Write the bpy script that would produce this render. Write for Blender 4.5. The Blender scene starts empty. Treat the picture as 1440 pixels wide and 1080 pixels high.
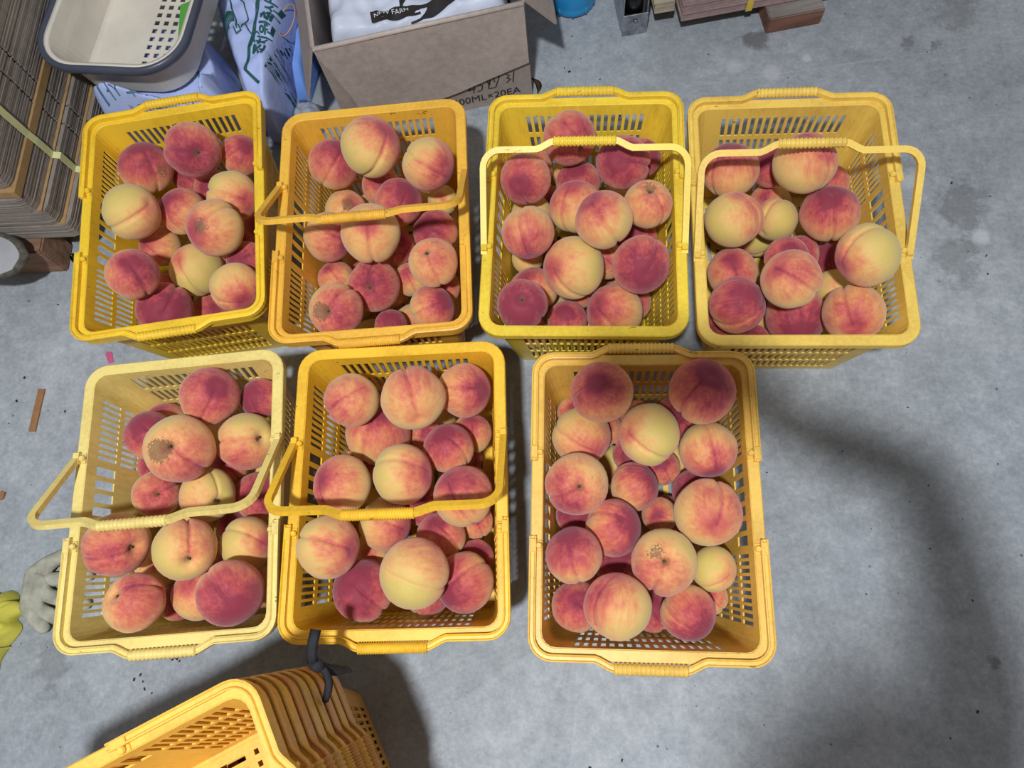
import bpy, bmesh, math, random
from mathutils import Vector, Matrix, Euler, Quaternion, noise

PI = math.pi
scene = bpy.context.scene
COL = scene.collection
random.seed(11)

# ------------------------------------------------------------------ camera
cam_data = bpy.data.cameras.new('camera')
cam_data.sensor_width = 36.0
cam_data.lens = 26.0
cam_data.clip_start = 0.02
cam = bpy.data.objects.new('camera', cam_data)
COL.objects.link(cam)
cam.location = (0, 0, 1.2216)
cam.matrix_world = Matrix.Translation((0, 0, 1.2216)) @ Matrix.Rotation(0.0857, 4, 'Y') @ Matrix.Rotation(0.3082, 4, 'X')
scene.camera = cam

# ------------------------------------------------------------------ light
world = bpy.data.worlds.new('world')
scene.world = world
world.use_nodes = True
bg = world.node_tree.nodes['Background']
bg.inputs[0].default_value = (1.0, 0.95, 0.94, 1)
bg.inputs[1].default_value = 0.27

def lamp(name, loc, size, power, colour):
    l = bpy.data.lights.new(name, 'AREA')
    l.shape = 'DISK'; l.size = size; l.energy = power; l.color = colour
    o = bpy.data.objects.new(name, l); o.location = loc
    COL.objects.link(o)
    return o
# the room's ceiling lamp, above and behind the photographer: it casts their shadow and those of the handles
lamp('ceiling_lamp_offscreen', (-0.22, -0.52, 2.8), 0.15, 78, (0.95, 0.975, 1.0))

scene.view_settings.view_transform = 'Standard'
scene.view_settings.look = 'None'
scene.view_settings.exposure = 0.0
scene.view_settings.gamma = 1.0
scene.view_settings.use_curve_mapping = False

# ------------------------------------------------------------------ helpers
def tag(o, label=None, cat=None, group=None, kind=None):
    if label: o['label'] = label
    if cat: o['category'] = cat
    if group: o['group'] = group
    if kind: o['kind'] = kind
    return o

def empty(name, loc=(0, 0, 0), rz=0.0):
    o = bpy.data.objects.new(name, None)
    o.location = loc; o.rotation_euler = (0, 0, rz); o.empty_display_size = 0.05
    COL.objects.link(o)
    return o

def link(name, me, material=None, parent=None):
    o = bpy.data.objects.new(name, me)
    COL.objects.link(o)
    if material and not me.materials: me.materials.append(material)
    if parent: o.parent = parent
    return o

def bm_mesh(name, bm, smooth=False, recalc=True):
    if recalc: bmesh.ops.recalc_face_normals(bm, faces=bm.faces)
    me = bpy.data.meshes.new(name)
    bm.to_mesh(me); bm.free()
    if smooth:
        for p in me.polygons: p.use_smooth = True
    return me

def add_box(bm, x0, x1, y0, y1, z0, z1, M=None):
    vs = [bm.verts.new((x, y, z)) for z in (z0, z1) for y in (y0, y1) for x in (x0, x1)]
    if M:
        for v in vs: v.co = M @ v.co
    for f in ((0, 2, 3, 1), (4, 5, 7, 6), (0, 1, 5, 4), (1, 3, 7, 5), (3, 2, 6, 7), (2, 0, 4, 6)):
        bm.faces.new([vs[i] for i in f])
    return vs

def add_prism(bm, pts, z0, z1):
    lo = [bm.verts.new((x, y, z0)) for x, y in pts]
    hi = [bm.verts.new((x, y, z1)) for x, y in pts]
    bm.faces.new(lo[::-1]); bm.faces.new(hi)
    n = len(pts)
    for i in range(n):
        bm.faces.new((lo[i], lo[(i + 1) % n], hi[(i + 1) % n], hi[i]))

def add_tube(bm, pts, r, seg=8, cap=True):
    pts = [Vector(p) for p in pts]
    rings = []
    rr = r if isinstance(r, (list, tuple)) else [r] * len(pts)
    for i, p in enumerate(pts):
        t = (pts[min(i + 1, len(pts) - 1)] - pts[max(i - 1, 0)]).normalized()
        a = t.cross(Vector((0, 0, 1)))
        if a.length < 1e-3: a = t.cross(Vector((1, 0, 0)))
        a.normalize(); b = t.cross(a)
        rings.append([bm.verts.new(p + (a * math.cos(k * 2 * PI / seg) + b * math.sin(k * 2 * PI / seg)) * rr[i]) for k in range(seg)])
    for i in range(len(rings) - 1):
        for k in range(seg):
            bm.faces.new((rings[i][k], rings[i][(k + 1) % seg], rings[i + 1][(k + 1) % seg], rings[i + 1][k]))
    if cap:
        bm.faces.new(rings[0][::-1]); bm.faces.new(rings[-1])

def add_lathe(bm, prof, seg=20, M=None):
    """profile (r, h) revolved about z"""
    rings = []
    for r, h in prof:
        ring = [bm.verts.new((r * math.cos(2 * PI * k / seg), r * math.sin(2 * PI * k / seg), h)) for k in range(seg)]
        if M:
            for v in ring: v.co = M @ v.co
        rings.append(ring)
    for i in range(len(rings) - 1):
        for k in range(seg):
            bm.faces.new((rings[i][k], rings[i][(k + 1) % seg], rings[i + 1][(k + 1) % seg], rings[i + 1][k]))
    bm.faces.new(rings[0][::-1]); bm.faces.new(rings[-1])

# ------------------------------------------------------------------ materials
def srgb(r, g, b):
    f = lambda c: (c / 255 / 12.92) if c / 255 <= 0.04045 else ((c / 255 + 0.055) / 1.055) ** 2.4
    return (f(r), f(g), f(b), 1)

class NT:
    def __init__(s, name):
        s.m = bpy.data.materials.new(name); s.m.use_nodes = True
        s.t = s.m.node_tree; s.n = s.t.nodes
        s.b = s.n['Principled BSDF']
    def node(s, typ, **kw):
        n = s.n.new(typ)
        for k, v in kw.items():
            if k.startswith('i_'): n.inputs[k[2:].replace('_', ' ')].default_value = v
            else: setattr(n, k, v)
        return n
    def l(s, a, b): s.t.links.new(a, b)
    def math(s, op, a, b=None, clamp=False):
        n = s.n.new('ShaderNodeMath'); n.operation = op; n.use_clamp = clamp
        for i, v in enumerate((a, b)):
            if v is None: continue
            if isinstance(v, (int, float)): n.inputs[i].default_value = v
            else: s.l(v, n.inputs[i])
        return n.outputs[0]
    def mix(s, fac, a, b, mode='MIX'):
        n = s.n.new('ShaderNodeMix'); n.data_type = 'RGBA'; n.blend_type = mode
        for k, v in ((0, fac), (6, a), (7, b)):
            if isinstance(v, (int, float, tuple)): n.inputs[k].default_value = v
            else: s.l(v, n.inputs[k])
        return n.outputs[2]
    def ramp(s, fac, stops):
        n = s.n.new('ShaderNodeValToRGB'); e = n.color_ramp.elements
        while len(e) < len(stops): e.new(0.5)
        for k, (p, c) in enumerate(stops): e[k].position = p; e[k].color = c
        s.l(fac, n.inputs[0]); return n.outputs[0]
    def noise(s, vec, scale, detail=4, rough=0.6):
        n = s.n.new('ShaderNodeTexNoise'); n.inputs['Scale'].default_value = scale
        n.inputs['Detail'].default_value = detail; n.inputs['Roughness'].default_value = rough
        if vec is not None: s.l(vec, n.inputs['Vector'])
        return n.outputs['Fac']
    def coord(s, kind='Object'):
        return s.n.new('ShaderNodeTexCoord').outputs[kind]
    def mapping(s, vec, scale=(1, 1, 1), loc=(0, 0, 0)):
        n = s.n.new('ShaderNodeMapping'); n.inputs['Scale'].default_value = scale; n.inputs['Location'].default_value = loc
        s.l(vec, n.inputs['Vector']); return n.outputs[0]
    def bump(s, h, strength=0.3, dist=0.01):
        n = s.n.new('ShaderNodeBump'); n.inputs['Strength'].default_value = strength; n.inputs['Distance'].default_value = dist
        s.l(h, n.inputs['Height']); s.l(n.outputs[0], s.b.inputs['Normal'])
    def base(s, c, rough=0.6):
        if isinstance(c, tuple): s.b.inputs['Base Color'].default_value = c
        else: s.l(c, s.b.inputs['Base Color'])
        s.b.inputs['Roughness'].default_value = rough

def simple(name, c, rough=0.6, var=0.12, scale=30, metallic=0.0, bump=0.0):
    t = NT(name)
    n = t.noise(t.coord(), scale)
    d = tuple(x * (1 - var * 2) for x in c[:3]) + (1,)
    u = tuple(min(1, x * (1 + var)) for x in c[:3]) + (1,)
    t.base(t.ramp(n, [(0.3, d), (0.7, u)]), rough)
    t.b.inputs['Metallic'].default_value = metallic
    if bump: t.bump(n, bump, 0.004)
    return t.m

# concrete floor
t = NT('concrete')
P = t.coord()
n1 = t.noise(P, 1.6, 5, 0.6); n2 = t.noise(P, 9, 6, 0.7); n3 = t.noise(P, 130, 4, 0.75); n4 = t.noise(P, 38, 5, 0.75)
v = t.math('ADD', t.math('MULTIPLY', n1, 0.32), t.math('ADD', t.math('MULTIPLY', n2, 0.22), t.math('ADD', t.math('MULTIPLY', n4, .24), t.math('MULTIPLY', n3, 0.22))))
c = t.ramp(v, [(0.36, srgb(112, 118, 124)), (0.5, srgb(150, 157, 164)), (0.62, srgb(182, 188, 194))])
def spot(c, x, y, r, col, amt, soft=0.45):
    d = t.node('ShaderNodeVectorMath', operation='DISTANCE'); t.l(P, d.inputs[0]); d.inputs[1].default_value = (x, y, 0)
    w = t.math('ADD', d.outputs['Value'], t.math('MULTIPLY', t.math('SUBTRACT', t.math('ADD', t.math('MULTIPLY', n2, .5), t.math('MULTIPLY', n4, .5)), 0.5), r * 4.5))
    m = t.node('ShaderNodeMapRange'); t.l(w, m.inputs[0])
    m.inputs[1].default_value = r * (1 - soft); m.inputs[2].default_value = r * 1.05; m.inputs[3].default_value = amt; m.inputs[4].default_value = 0
    return t.mix(m.outputs[0], c, col)
for x, y, r, a in [(0.381, 1.09, 0.026, .75), (0.66, 1.06, 0.016, .6), (0.71, 1.05, 0.016, .65), (0.43, 1.13, .02, .4),
                   (0.70, 0.70, 0.05, .45), (0.62, 0.78, 0.04, .35), (0.66, 0.59, 0.05, .3), (0.76, 1.12, .05, .3), (0.56, 0.88, .05, .3),
                   (-0.86, -0.07, .03, .3), (0.61, -0.06, .012, .6), (.34, .425, .02, .5)]:
    c = spot(c, x, y, r, srgb(92, 92, 95), a)
for x, y, r, a in [(0.62, 0.76, 0.03, .5), (0.6, 0.60, 0.03, .4), (0.72, 0.64, .015, .6), (.47, 1.04, .012, .5), (.4, 1.01, .02, .4), (.33, 1.03, .02, .35)]:
    c = spot(c, x, y, r, srgb(196, 200, 206), a)
vo = t.node('ShaderNodeTexVoronoi'); vo.inputs['Scale'].default_value = 26; t.l(P, vo.inputs['Vector'])
sp = t.math('MULTIPLY', t.math('LESS_THAN', vo.outputs['Distance'], 0.055), t.math('GREATER_THAN', t.noise(P, 12, 2), 0.52))
c = t.mix(t.math('MULTIPLY', sp, 0.75), c, srgb(60, 58, 58))
# old trowel joint across the slab
sx = t.node('ShaderNodeSeparateXYZ'); t.l(P, sx.inputs[0])
ln = t.math('ABSOLUTE', t.math('SUBTRACT', t.math('SUBTRACT', sx.outputs[1], t.math('MULTIPLY', sx.outputs[0], 0.10)), 0.965))
ln = t.math('LESS_THAN', t.math('ADD', ln, t.math('MULTIPLY', t.math('SUBTRACT', n2, .5), .016)), 0.0016)
c = t.mix(t.math('MULTIPLY', ln, 0.16), c, srgb(190, 194, 200))
t.base(c, 0.62); t.bump(v, 0.25, 0.01)
M_FLOOR = t.m

# moulded plastic of the baskets, tinted by the object's own colour
t = NT('basket_plastic')
oi = t.node('ShaderNodeObjectInfo')
P = t.coord()
pm = t.node('ShaderNodeVectorMath', operation='ADD'); t.l(P, pm.inputs[0])
sc = t.node('ShaderNodeVectorMath', operation='SCALE'); sc.inputs[0].default_value = (7, 3, 5); t.l(oi.outputs['Random'], sc.inputs['Scale']); t.l(sc.outputs[0], pm.inputs[1])
na = t.noise(pm.outputs[0], 9, 5, .65); nb = t.noise(t.mapping(pm.outputs[0], (60, 60, 12)), 3, 4, .7)
g = t.math('ADD', t.math('MULTIPLY', na, .6), t.math('MULTIPLY', nb, .4))
c = t.mix(t.math('MULTIPLY', t.math('SUBTRACT', 0.56, g, True), 1.6, True), oi.outputs['Color'], srgb(150, 105, 40), 'MULTIPLY')
dk = t.math('LESS_THAN', t.noise(t.mapping(pm.outputs[0], (40, 110, 60)), 1.0, 3, .6), 0.285)
c = t.mix(t.math('MULTIPLY', dk, .65), c, srgb(95, 65, 35))
t.base(c, 0.42); t.b.inputs['Subsurface Weight'].default_value = 0.0
M_BASKET = t.m

# peach skin: yellow ground, red blush that sits on one side of each fruit
t = NT('peach_skin')
oi = t.node('ShaderNodeObjectInfo'); P = t.coord()
nv = t.node('ShaderNodeVectorMath', operation='NORMALIZE'); t.l(P, nv.inputs[0]); N = nv.outputs[0]
at = t.node('ShaderNodeAttribute', attribute_type='OBJECT', attribute_name='tone')
ab = t.node('ShaderNodeAttribute', attribute_type='OBJECT', attribute_name='blush')
asx = t.node('ShaderNodeAttribute', attribute_type='OBJECT', attribute_name='scar')
asz = t.node('ShaderNodeAttribute', attribute_type='OBJECT', attribute_name='scar_size')
sc = t.node('ShaderNodeVectorMath', operation='SCALE'); sc.inputs[0].default_value = (19, 31, 23); t.l(oi.outputs['Random'], sc.inputs['Scale'])
ad = t.node('ShaderNodeVectorMath', operation='ADD'); t.l(N, ad.inputs[0]); t.l(sc.outputs[0], ad.inputs[1]); Q = ad.outputs[0]
dB = t.node('ShaderNodeVectorMath', operation='DOT_PRODUCT'); t.l(N, dB.inputs[0]); t.l(ab.outputs['Vector'], dB.inputs[1])
nA = t.noise(Q, 1.5, 4, .55); nS = t.noise(t.mapping(Q, (5, 5, .9)), 1.6, 4, .6); nF = t.noise(Q, 14, 4, .7); nG = t.noise(Q, 60, 3, .7)
x = t.math('ADD', at.outputs['Fac'], t.math('MULTIPLY', t.math('SUBTRACT', dB.outputs['Value'], .62), .46))
x = t.math('ADD', x, t.math('MULTIPLY', t.math('SUBTRACT', nA, .5), .80))
x = t.math('ADD', x, t.math('MULTIPLY', t.math('SUBTRACT', nS, .5), .50))
x = t.math('ADD', x, t.math('MULTIPLY', t.math('SUBTRACT', nF, .5), .20))
x = t.math('ADD', x, t.math('MULTIPLY', t.math('SUBTRACT', nG, .5), .12))
sp = t.node('ShaderNodeSeparateXYZ'); t.l(N, sp.inputs[0])
tip = t.node('ShaderNodeMapRange'); t.l(t.math('ADD', sp.outputs[2], t.math('MULTIPLY', t.math('SUBTRACT', t.math('ADD', nF, nS), 1.0), .22)), tip.inputs[0])
tip.inputs[1].default_value = -.86; tip.inputs[2].default_value = -1.03; tip.inputs[3].default_value = 0; tip.inputs[4].default_value = .28
x = t.math('ADD', x, tip.outputs[0])
# redder line along the seam
se = t.math('MULTIPLY', t.math('LESS_THAN', t.math('ABSOLUTE', sp.outputs[0]), .05), t.math('GREATER_THAN', sp.outputs[1], 0.0))
x = t.math('ADD', x, t.math('MULTIPLY', se, .10))
c = t.ramp(x, [(0.0, srgb(208, 186, 102)), (0.2, srgb(224, 184, 112)), (0.4, srgb(222, 156, 100)), (0.6, srgb(208, 116, 90)), (0.8, srgb(182, 76, 80)), (1.0, srgb(140, 46, 66))])
# scars
dS = t.node('ShaderNodeVectorMath', operation='DOT_PRODUCT'); t.l(N, dS.inputs[0]); t.l(asx.outputs['Vector'], dS.inputs[1])
ds = t.math('ADD', dS.outputs['Value'], t.math('MULTIPLY', t.math('SUBTRACT', nF, .5), .26))
sm = t.math('MULTIPLY', t.math('GREATER_THAN', ds, asz.outputs['Fac']), t.math('GREATER_THAN', asz.outputs['Fac'], .1))
c = t.mix(t.math('MULTIPLY', sm, t.math('MULTIPLY', nG, 1.5, True)), c, srgb(112, 88, 58))
# brown stem basin
bs = t.node('ShaderNodeMapRange'); t.l(sp.outputs[2], bs.inputs[0])
bs.inputs[1].default_value = .975; bs.inputs[2].default_value = .998; bs.inputs[3].default_value = 0; bs.inputs[4].default_value = .7
c = t.mix(bs.outputs[0], c, srgb(120, 88, 50))
vo = t.node('ShaderNodeTexVoronoi'); vo.inputs['Scale'].default_value = 7; t.l(Q, vo.inputs['Vector'])
c = t.mix(t.math('MULTIPLY', t.math('LESS_THAN', vo.outputs['Distance'], .045), .6), c, srgb(90, 50, 40))
t.base(c, 0.62)
t.b.inputs['Specular IOR Level'].default_value = 0.25
t.b.inputs['Sheen Weight'].default_value = 0.27; t.b.inputs['Sheen Roughness'].default_value = 0.6
t.b.inputs['Sheen Tint'].default_value = (0.92, 0.82, 0.95, 1)
t.bump(nG, .10, .02)
M_PEACH = t.m
M_STEM = simple('peach_stem_bark', srgb(92, 70, 40), .8, .25, 60)

def kraft(name, c, line=0.0):
    t = NT(name); P = t.coord()
    n = t.noise(P, 70, 5, .7); n2 = t.noise(P, 5, 4, .6)
    v = t.math('ADD', t.math('MULTIPLY', n, .45), t.math('MULTIPLY', n2, .55))
    d = tuple(k * .72 for k in c[:3]) + (1,); u = tuple(min(1, k * 1.15) for k in c[:3]) + (1,)
    t.base(t.ramp(v, [(.35, d), (.65, u)]), .85); t.bump(n, .15, .003)
    return t.m
M_KRAFT = kraft('kraft_board', srgb(166, 154, 148))
M_KRAFT_IN = kraft('kraft_board_inside', srgb(184, 172, 166))
M_SHEET = kraft('corrugated_edge', srgb(138, 129, 121))
M_SHEET_ALT = kraft('corrugated_edge_light', srgb(158, 142, 122))
M_LINER = kraft('brown_liner', srgb(164, 132, 88))
M_PINKSHEET = kraft('pink_grey_sheet', srgb(164, 140, 138))
M_BUFFSHEET = kraft('buff_sheet', srgb(178, 168, 146))
M_STRAP = simple('yellow_green_strap', srgb(214, 214, 156), .5, .06, 20)
M_STRAP2 = simple('yellow_strap', srgb(214, 190, 70), .5, .06, 20)
M_INK = simple('black_ink', srgb(32, 28, 30), .7, .1, 40)
M_GREENINK = simple('green_ink', srgb(20, 88, 84), .6, .15, 60)
M_PALEINK = simple('faded_green_ink', srgb(84, 122, 150), .6, .15, 60)
M_WHITEINK = simple('white_ink', srgb(210, 215, 222), .6, .1, 60)
M_TIE = simple('black_cloth', srgb(36, 36, 44), .85, .2, 90, bump=.3)
M_GREENCARD = simple('green_card', srgb(80, 160, 62), .6, .05, 20)
M_DARKRIM = simple('slate_plastic', srgb(70, 76, 92), .35, .1, 14)
M_CREAM = simple('cream_plastic', srgb(214, 208, 196), .45, .07, 9)
M_BLACK = simple('black_rubber', srgb(24, 24, 26), .35, .2, 20)
M_GLOVE = simple('knit_cotton', srgb(166, 166, 152), .95, .18, 45, bump=.6)
M_LEAF = simple('green_leaf', srgb(60, 92, 60), .6, .2, 40)
M_DRYLEAF = simple('dry_leaf', srgb(120, 88, 52), .8, .35, 60)
M_PINK = simple('pink_plastic', srgb(196, 92, 132), .5, .06, 20)
M_STICK = simple('thin_wood', srgb(150, 108, 70), .8, .1, 60)
M_GRIT = simple('dark_grit', srgb(44, 40, 38), .9, .2, 60)
M_BARK = simple('grey_bark', srgb(96, 92, 84), .95, .4, 55, bump=.9)
M_LOGTOP = simple('weathered_end_grain', srgb(160, 162, 168), .85, .1, 14, bump=.2)
M_RUBBERBAND = simple('tan_rubber', srgb(190, 150, 110), .6, .05, 20)
M_CLOTH_D = simple('dark_trousers', srgb(50, 54, 66), .9, .15, 60)

def wood(name, c):
    t = NT(name); P = t.coord()
    n = t.noise(t.mapping(P, (6, 60, 60)), 1.2, 5, .65)
    d = tuple(k * .5 for k in c[:3]) + (1,); u = tuple(min(1, k * 1.3) for k in c[:3]) + (1,)
    t.base(t.ramp(n, [(.3, d), (.7, u)]), .8); t.bump(n, .3, .004); return t.m
M_WOOD = wood('rough_pine', srgb(138, 104, 84))
M_WOODGREY = wood('grey_weathered_wood', srgb(132, 126, 120))
M_WOODRED = wood('reddish_sawn_wood', srgb(122, 84, 70))

t = NT('galvanised_steel'); P = t.coord(); n = t.noise(P, 60, 4, .6)
t.base(t.ramp(n, [(.3, srgb(120, 124, 132)), (.7, srgb(186, 190, 198))]), .35); t.b.inputs['Metallic'].default_value = .85; M_STEEL = t.m

def film(name, c, rough=.3, trans=.25):
    t = NT(name); P = t.coord(); n = t.noise(P, 8, 5, .6)
    d = tuple(k * .82 for k in c[:3]) + (1,)
    t.base(t.ramp(n, [(.35, d), (.65, c)]), rough)
    t.b.inputs['Transmission Weight'].default_value = trans; t.b.inputs['IOR'].default_value = 1.2
    t.bump(t.noise(P, 40, 4, .6), .35, .004); return t.m
M_BAGBLUE = film('blue_white_plastic_film', srgb(182, 198, 246), .25, .0)
M_BAGBLUE2 = film('deep_blue_plastic_film', srgb(122, 164, 244), .3, .0)
M_BAGWHITE = film('white_plastic_film', srgb(206, 214, 232), .3, .0)
M_BAGCLEAR = film('milky_plastic_film', srgb(190, 200, 216), .25, .3)
M_BAGYELLOW = film('yellow_plastic_film', srgb(222, 216, 96), .2, .15)
t = NT('clear_blue_plastic'); t.base(srgb(60, 190, 255), .06); t.b.inputs['Transmission Weight'].default_value = .45; t.b.inputs['IOR'].default_value = 1.38; M_BLUE = t.m
t = NT('blue_fluid'); t.base(srgb(20, 150, 240), .05); t.b.inputs['Transmission Weight'].default_value = .3; t.b.inputs['IOR'].default_value = 1.33; M_FLUID = t.m

# ------------------------------------------------------------------ floor
bm = bmesh.new()
vs = [bm.verts.new(p) for p in ((-3.5, -3, 0), (3.5, -3, 0), (3.5, 4, 0), (-3.5, 4, 0))]
bm.faces.new(vs)
tag(link('floor', bm_mesh('floor', bm), M_FLOOR), 'smooth grey concrete floor with dark stains and scuffs', 'floor', kind='structure')

# ------------------------------------------------------------------ baskets
HZ = 0.2211; WX, WY = 0.137, 0.190; BX, BY = 0.109, 0.163; HINGE = 0.063; HX = 0.1495; HL = 0.1395

def half(z):
    k = z / HZ
    rc = 0.012 + 0.006 * k
    return BX + (WX - BX) * k, BY + (WY - BY) * k, rc

def ring_cols():
    """columns round the wall: (side, fraction or angle, slot class)"""
    cols = []
    short = sorted([v for i in range(17) for v in ((i - 8) * .0118 - .0033, (i - 8) * .0118 + .0033)])
    lng = []
    for s in (-1, 1):
        for i in range(10):
            u = s * (.0705 + i * .0097); lng += [u - .0028, u + .0028]
    for i in range(6):
        u = (i - 2.5) * .0200; lng += [u - .0068, u + .0068]
    lng.sort()
    hs, hl = WX - .018, WY - .018
    def side(k, vals, h):
        cols.append((k, -1.0, None))
        for i, v in enumerate(vals): cols.append((k, v / h, None))
        cols.append((k, 1.0, None))
        for a in range(1, 4): cols.append((k + 10, a / 4, None))
    side(0, short, hs)   # south, runs +x
    side(1, lng, hl)     # east, runs +y
    side(2, short, hs)   # north, runs -x
    side(3, lng, hl)     # west, runs -y
    return cols

def col_point(c, z, inset=0.0):
    hx, hy, rc = half(z); hx -= inset; hy -= inset; rc = max(rc - inset, .004)
    k, u, _ = c
    sx, sy = hx - rc, hy - rc
    if k == 0: return (u * sx, -hy, z)
    if k == 1: return (hx, u * sy, z)
    if k == 2: return (-u * sx, hy, z)
    if k == 3: return (-hx, -u * sy, z)
    cx, cy, a0 = {10: (sx, -sy, -PI / 2), 11: (sx, sy, 0), 12: (-sx, sy, PI / 2), 13: (-sx, -sy, PI)}[k]
    a = a0 + u * PI / 2
    return (cx + rc * math.cos(a), cy + rc * math.sin(a), z)

def basket_body():
    bm = bmesh.new()
    cols = ring_cols(); n = len(cols)
    zs = [.003, .022, .060, .068, .106, .115, .153, .162, .200, HZ - .001]
    slotrow = {1, 3, 5, 7}
    R = [[bm.verts.new(col_point(c, .003, .007)) for c in cols]]
    for z in zs: R.append([bm.verts.new(col_point(c, z)) for c in cols])
    faces = []
    for r in range(len(R) - 1):
        zi = r - 1
        for i in range(n):
            j = (i + 1) % n
            k, u, _ = cols[i]
            if zi in slotrow and k < 4 and cols[j][0] == k:
                h = (WX if k in (0, 2) else WY) - .018
                m = (u + cols[j][1]) / 2 * h
                if k in (0, 2): inside = abs(m) < .1 and abs((m / .0118) - round(m / .0118)) < .25
                else:
                    a = abs(m)
                    if a < .06: inside = zi == 7 and abs((a - .01) / .02 - round((a - .01) / .02)) < .3
                    else: q = (a - .0705) / .0097; inside = abs(q - round(q)) < .25 and -.3 < q < 9.3
                if inside: continue
            bm.faces.new((R[r][i], R[r][j], R[r + 1][j], R[r + 1][i]))
    # floor grid with long slots and round drain holes
    xs = [-.1045]; ys = [-.1585]
    xc = [(i - 6) * .0150 for i in range(13)]
    for x in xc: xs += [x - .0033, x + .0033]
    xs.append(.1045)
    slots_y = [(-.142, -.104), (-.074, -.036), (.036, .074), (.104, .142)]
    holes_y = [-.089, .089, 0.0]
    yb = []
    for a, b in slots_y: yb += [a, b]
    for h in holes_y: yb += [h - .003, h + .003]
    ys = sorted([-.1585, .1585] + yb)
    V = {}
    def gv(i, j):
        if (i, j) not in V: V[(i, j)] = bm.verts.new((xs[i], ys[j], .003))
        return V[(i, j)]
    for i in range(len(xs) - 1):
        for j in range(len(ys) - 1):
            mx, my = (xs[i] + xs[i + 1]) / 2, (ys[j] + ys[j + 1]) / 2
            inx = any(abs(mx - x) < .003 for x in xc)
            if inx and (any(a < my < b for a, b in slots_y) or any(abs(my - h) < .003 for h in holes_y)): continue
            bm.faces.new((gv(i, j), gv(i + 1, j), gv(i + 1, j + 1), gv(i, j + 1)))
    for f in bm.faces: f.normal_update()
    bmesh.ops.solidify(bm, geom=bm.faces[:], thickness=-.0023)
    return bm_mesh('basket_body', bm, recalc=False)

def rr_ring(hx, hy, rc, seg=6):
    pts = []
    for cx, cy, a0 in ((hx - rc, -hy + rc, -PI / 2), (hx - rc, hy - rc, 0), (-hx + rc, hy - rc, PI / 2), (-hx + rc, -hy + rc, PI)):
        for i in range(seg + 1):
            a = a0 + i / seg * PI / 2
            pts.append((cx + rc * math.cos(a), cy + rc * math.sin(a)))
    return pts

def ring_sweep(bm, hx, hy, rc, prof, seg=6):
    rings = [[bm.verts.new((x, y, z)) for x, y in rr_ring(hx + o, hy + o, max(rc + o, .003), seg)] for o, z in prof]
    m = len(rings); n = len(rings[0])
    for i in range(m):
        a, b = rings[i], rings[(i + 1) % m]
        for k in range(n):
            bm.faces.new((a[k], a[(k + 1) % n], b[(k + 1) % n], b[k]))

def basket_rim():
    bm = bmesh.new()
    ring_sweep(bm, WX, WY, .018, [(0, HZ - .008), (.0004, HZ - .001), (.0014, HZ), (.0146, HZ), (.016, HZ - .0014), (.0162, HZ - .013), (.0146, HZ - .013), (.0144, HZ - .0035), (.0026, HZ - .0035), (.0022, HZ - .008)])
    return bm_mesh('basket_rim', bm)

def handle_path():
    pts = [(HX, -.012)]
    rc = .026
    for i in range(7):
        a = i / 6 * PI / 2
        pts.append((HX - rc + rc * math.cos(a), HL - rc + rc * math.sin(a)))
    pts += [(.070, HL), (.064, HL + .002), (.050, HL + .0092), (.044, HL + .0108)]
    return pts + [(-x, y) for x, y in pts[::-1]]

def handle_mesh():
    bm = bmesh.new()
    prof = [(-.0046, -.0038), (.0046, -.0038), (.0046, .0040), (.0030, .0046), (.0018, .0020), (-.0018, .0020), (-.0030, .0046), (-.0046, .0040)]
    pts = [Vector((x, y, 0)) for x, y in handle_path()]
    rings = []
    for i, p in enumerate(pts):
        d1 = (pts[i] - pts[i - 1]).normalized() if i else None
        d2 = (pts[i + 1] - pts[i]).normalized() if i < len(pts) - 1 else None
        d = ((d1 or d2) + (d2 or d1)).normalized()
        nrm = Vector((d.y, -d.x, 0))
        k = 1.0 / max(.6, nrm.dot(Vector(((d1 or d2).y, -(d1 or d2).x, 0))))
        rings.append([bm.verts.new(p + nrm * (o * k) + Vector((0, 0, h))) for o, h in prof])
    for i in range(len(rings) - 1):
        for k in range(8):
            bm.faces.new((rings[i][k], rings[i][(k + 1) % 8], rings[i + 1][(k + 1) % 8], rings[i + 1][k]))
    bm.faces.new(rings[0][::-1]); bm.faces.new(rings[-1])
    return bm_mesh('basket_handle', bm)

def grip_mesh(n):
    bm = bmesh.new()
    L = .046; prof = []
    for i in range(n):
        x0 = -L + 2 * L * i / n; w = 2 * L / n
        prof += [(.0060, x0 + w * .02), (.0074, x0 + w * .28), (.0078, x0 + w * .5), (.0074, x0 + w * .72), (.0060, x0 + w * .98)]
    M = Matrix.Translation((0, HL + .0108, .0008)) @ Matrix.Rotation(PI / 2, 4, 'Y')
    add_lathe(bm, prof, 12, M)
    return bm_mesh('basket_grip', bm, smooth=True)

def lug_mesh():
    bm = bmesh.new()
    add_box(bm, .0075, .0165, -.0085, .0085, -.001, .0090)
    add_box(bm, .0005, .0076, -.0075, .0075, -.001, .0022)
    bmesh.ops.bevel(bm, geom=bm.edges[:], offset=.0009, segments=1, affect='EDGES')
    add_lathe(bm, [(.0036, 0), (.0044, .002), (.0044, .0052), (.0030, .0072)], 12, Matrix.Translation((.0046, 0, 0)))
    add_box(bm, -.0002, .0012, -.005, .005, -.018, -.002)
    bmesh.ops.translate(bm, verts=bm.verts, vec=(WX, 0, 0))
    return bm_mesh('basket_lug', bm)

ME_BODY, ME_RIM, ME_HANDLE, ME_LUG = basket_body(), basket_rim(), handle_mesh(), lug_mesh()
ME_GRIP = {16: grip_mesh(16), 28: grip_mesh(28)}

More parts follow.
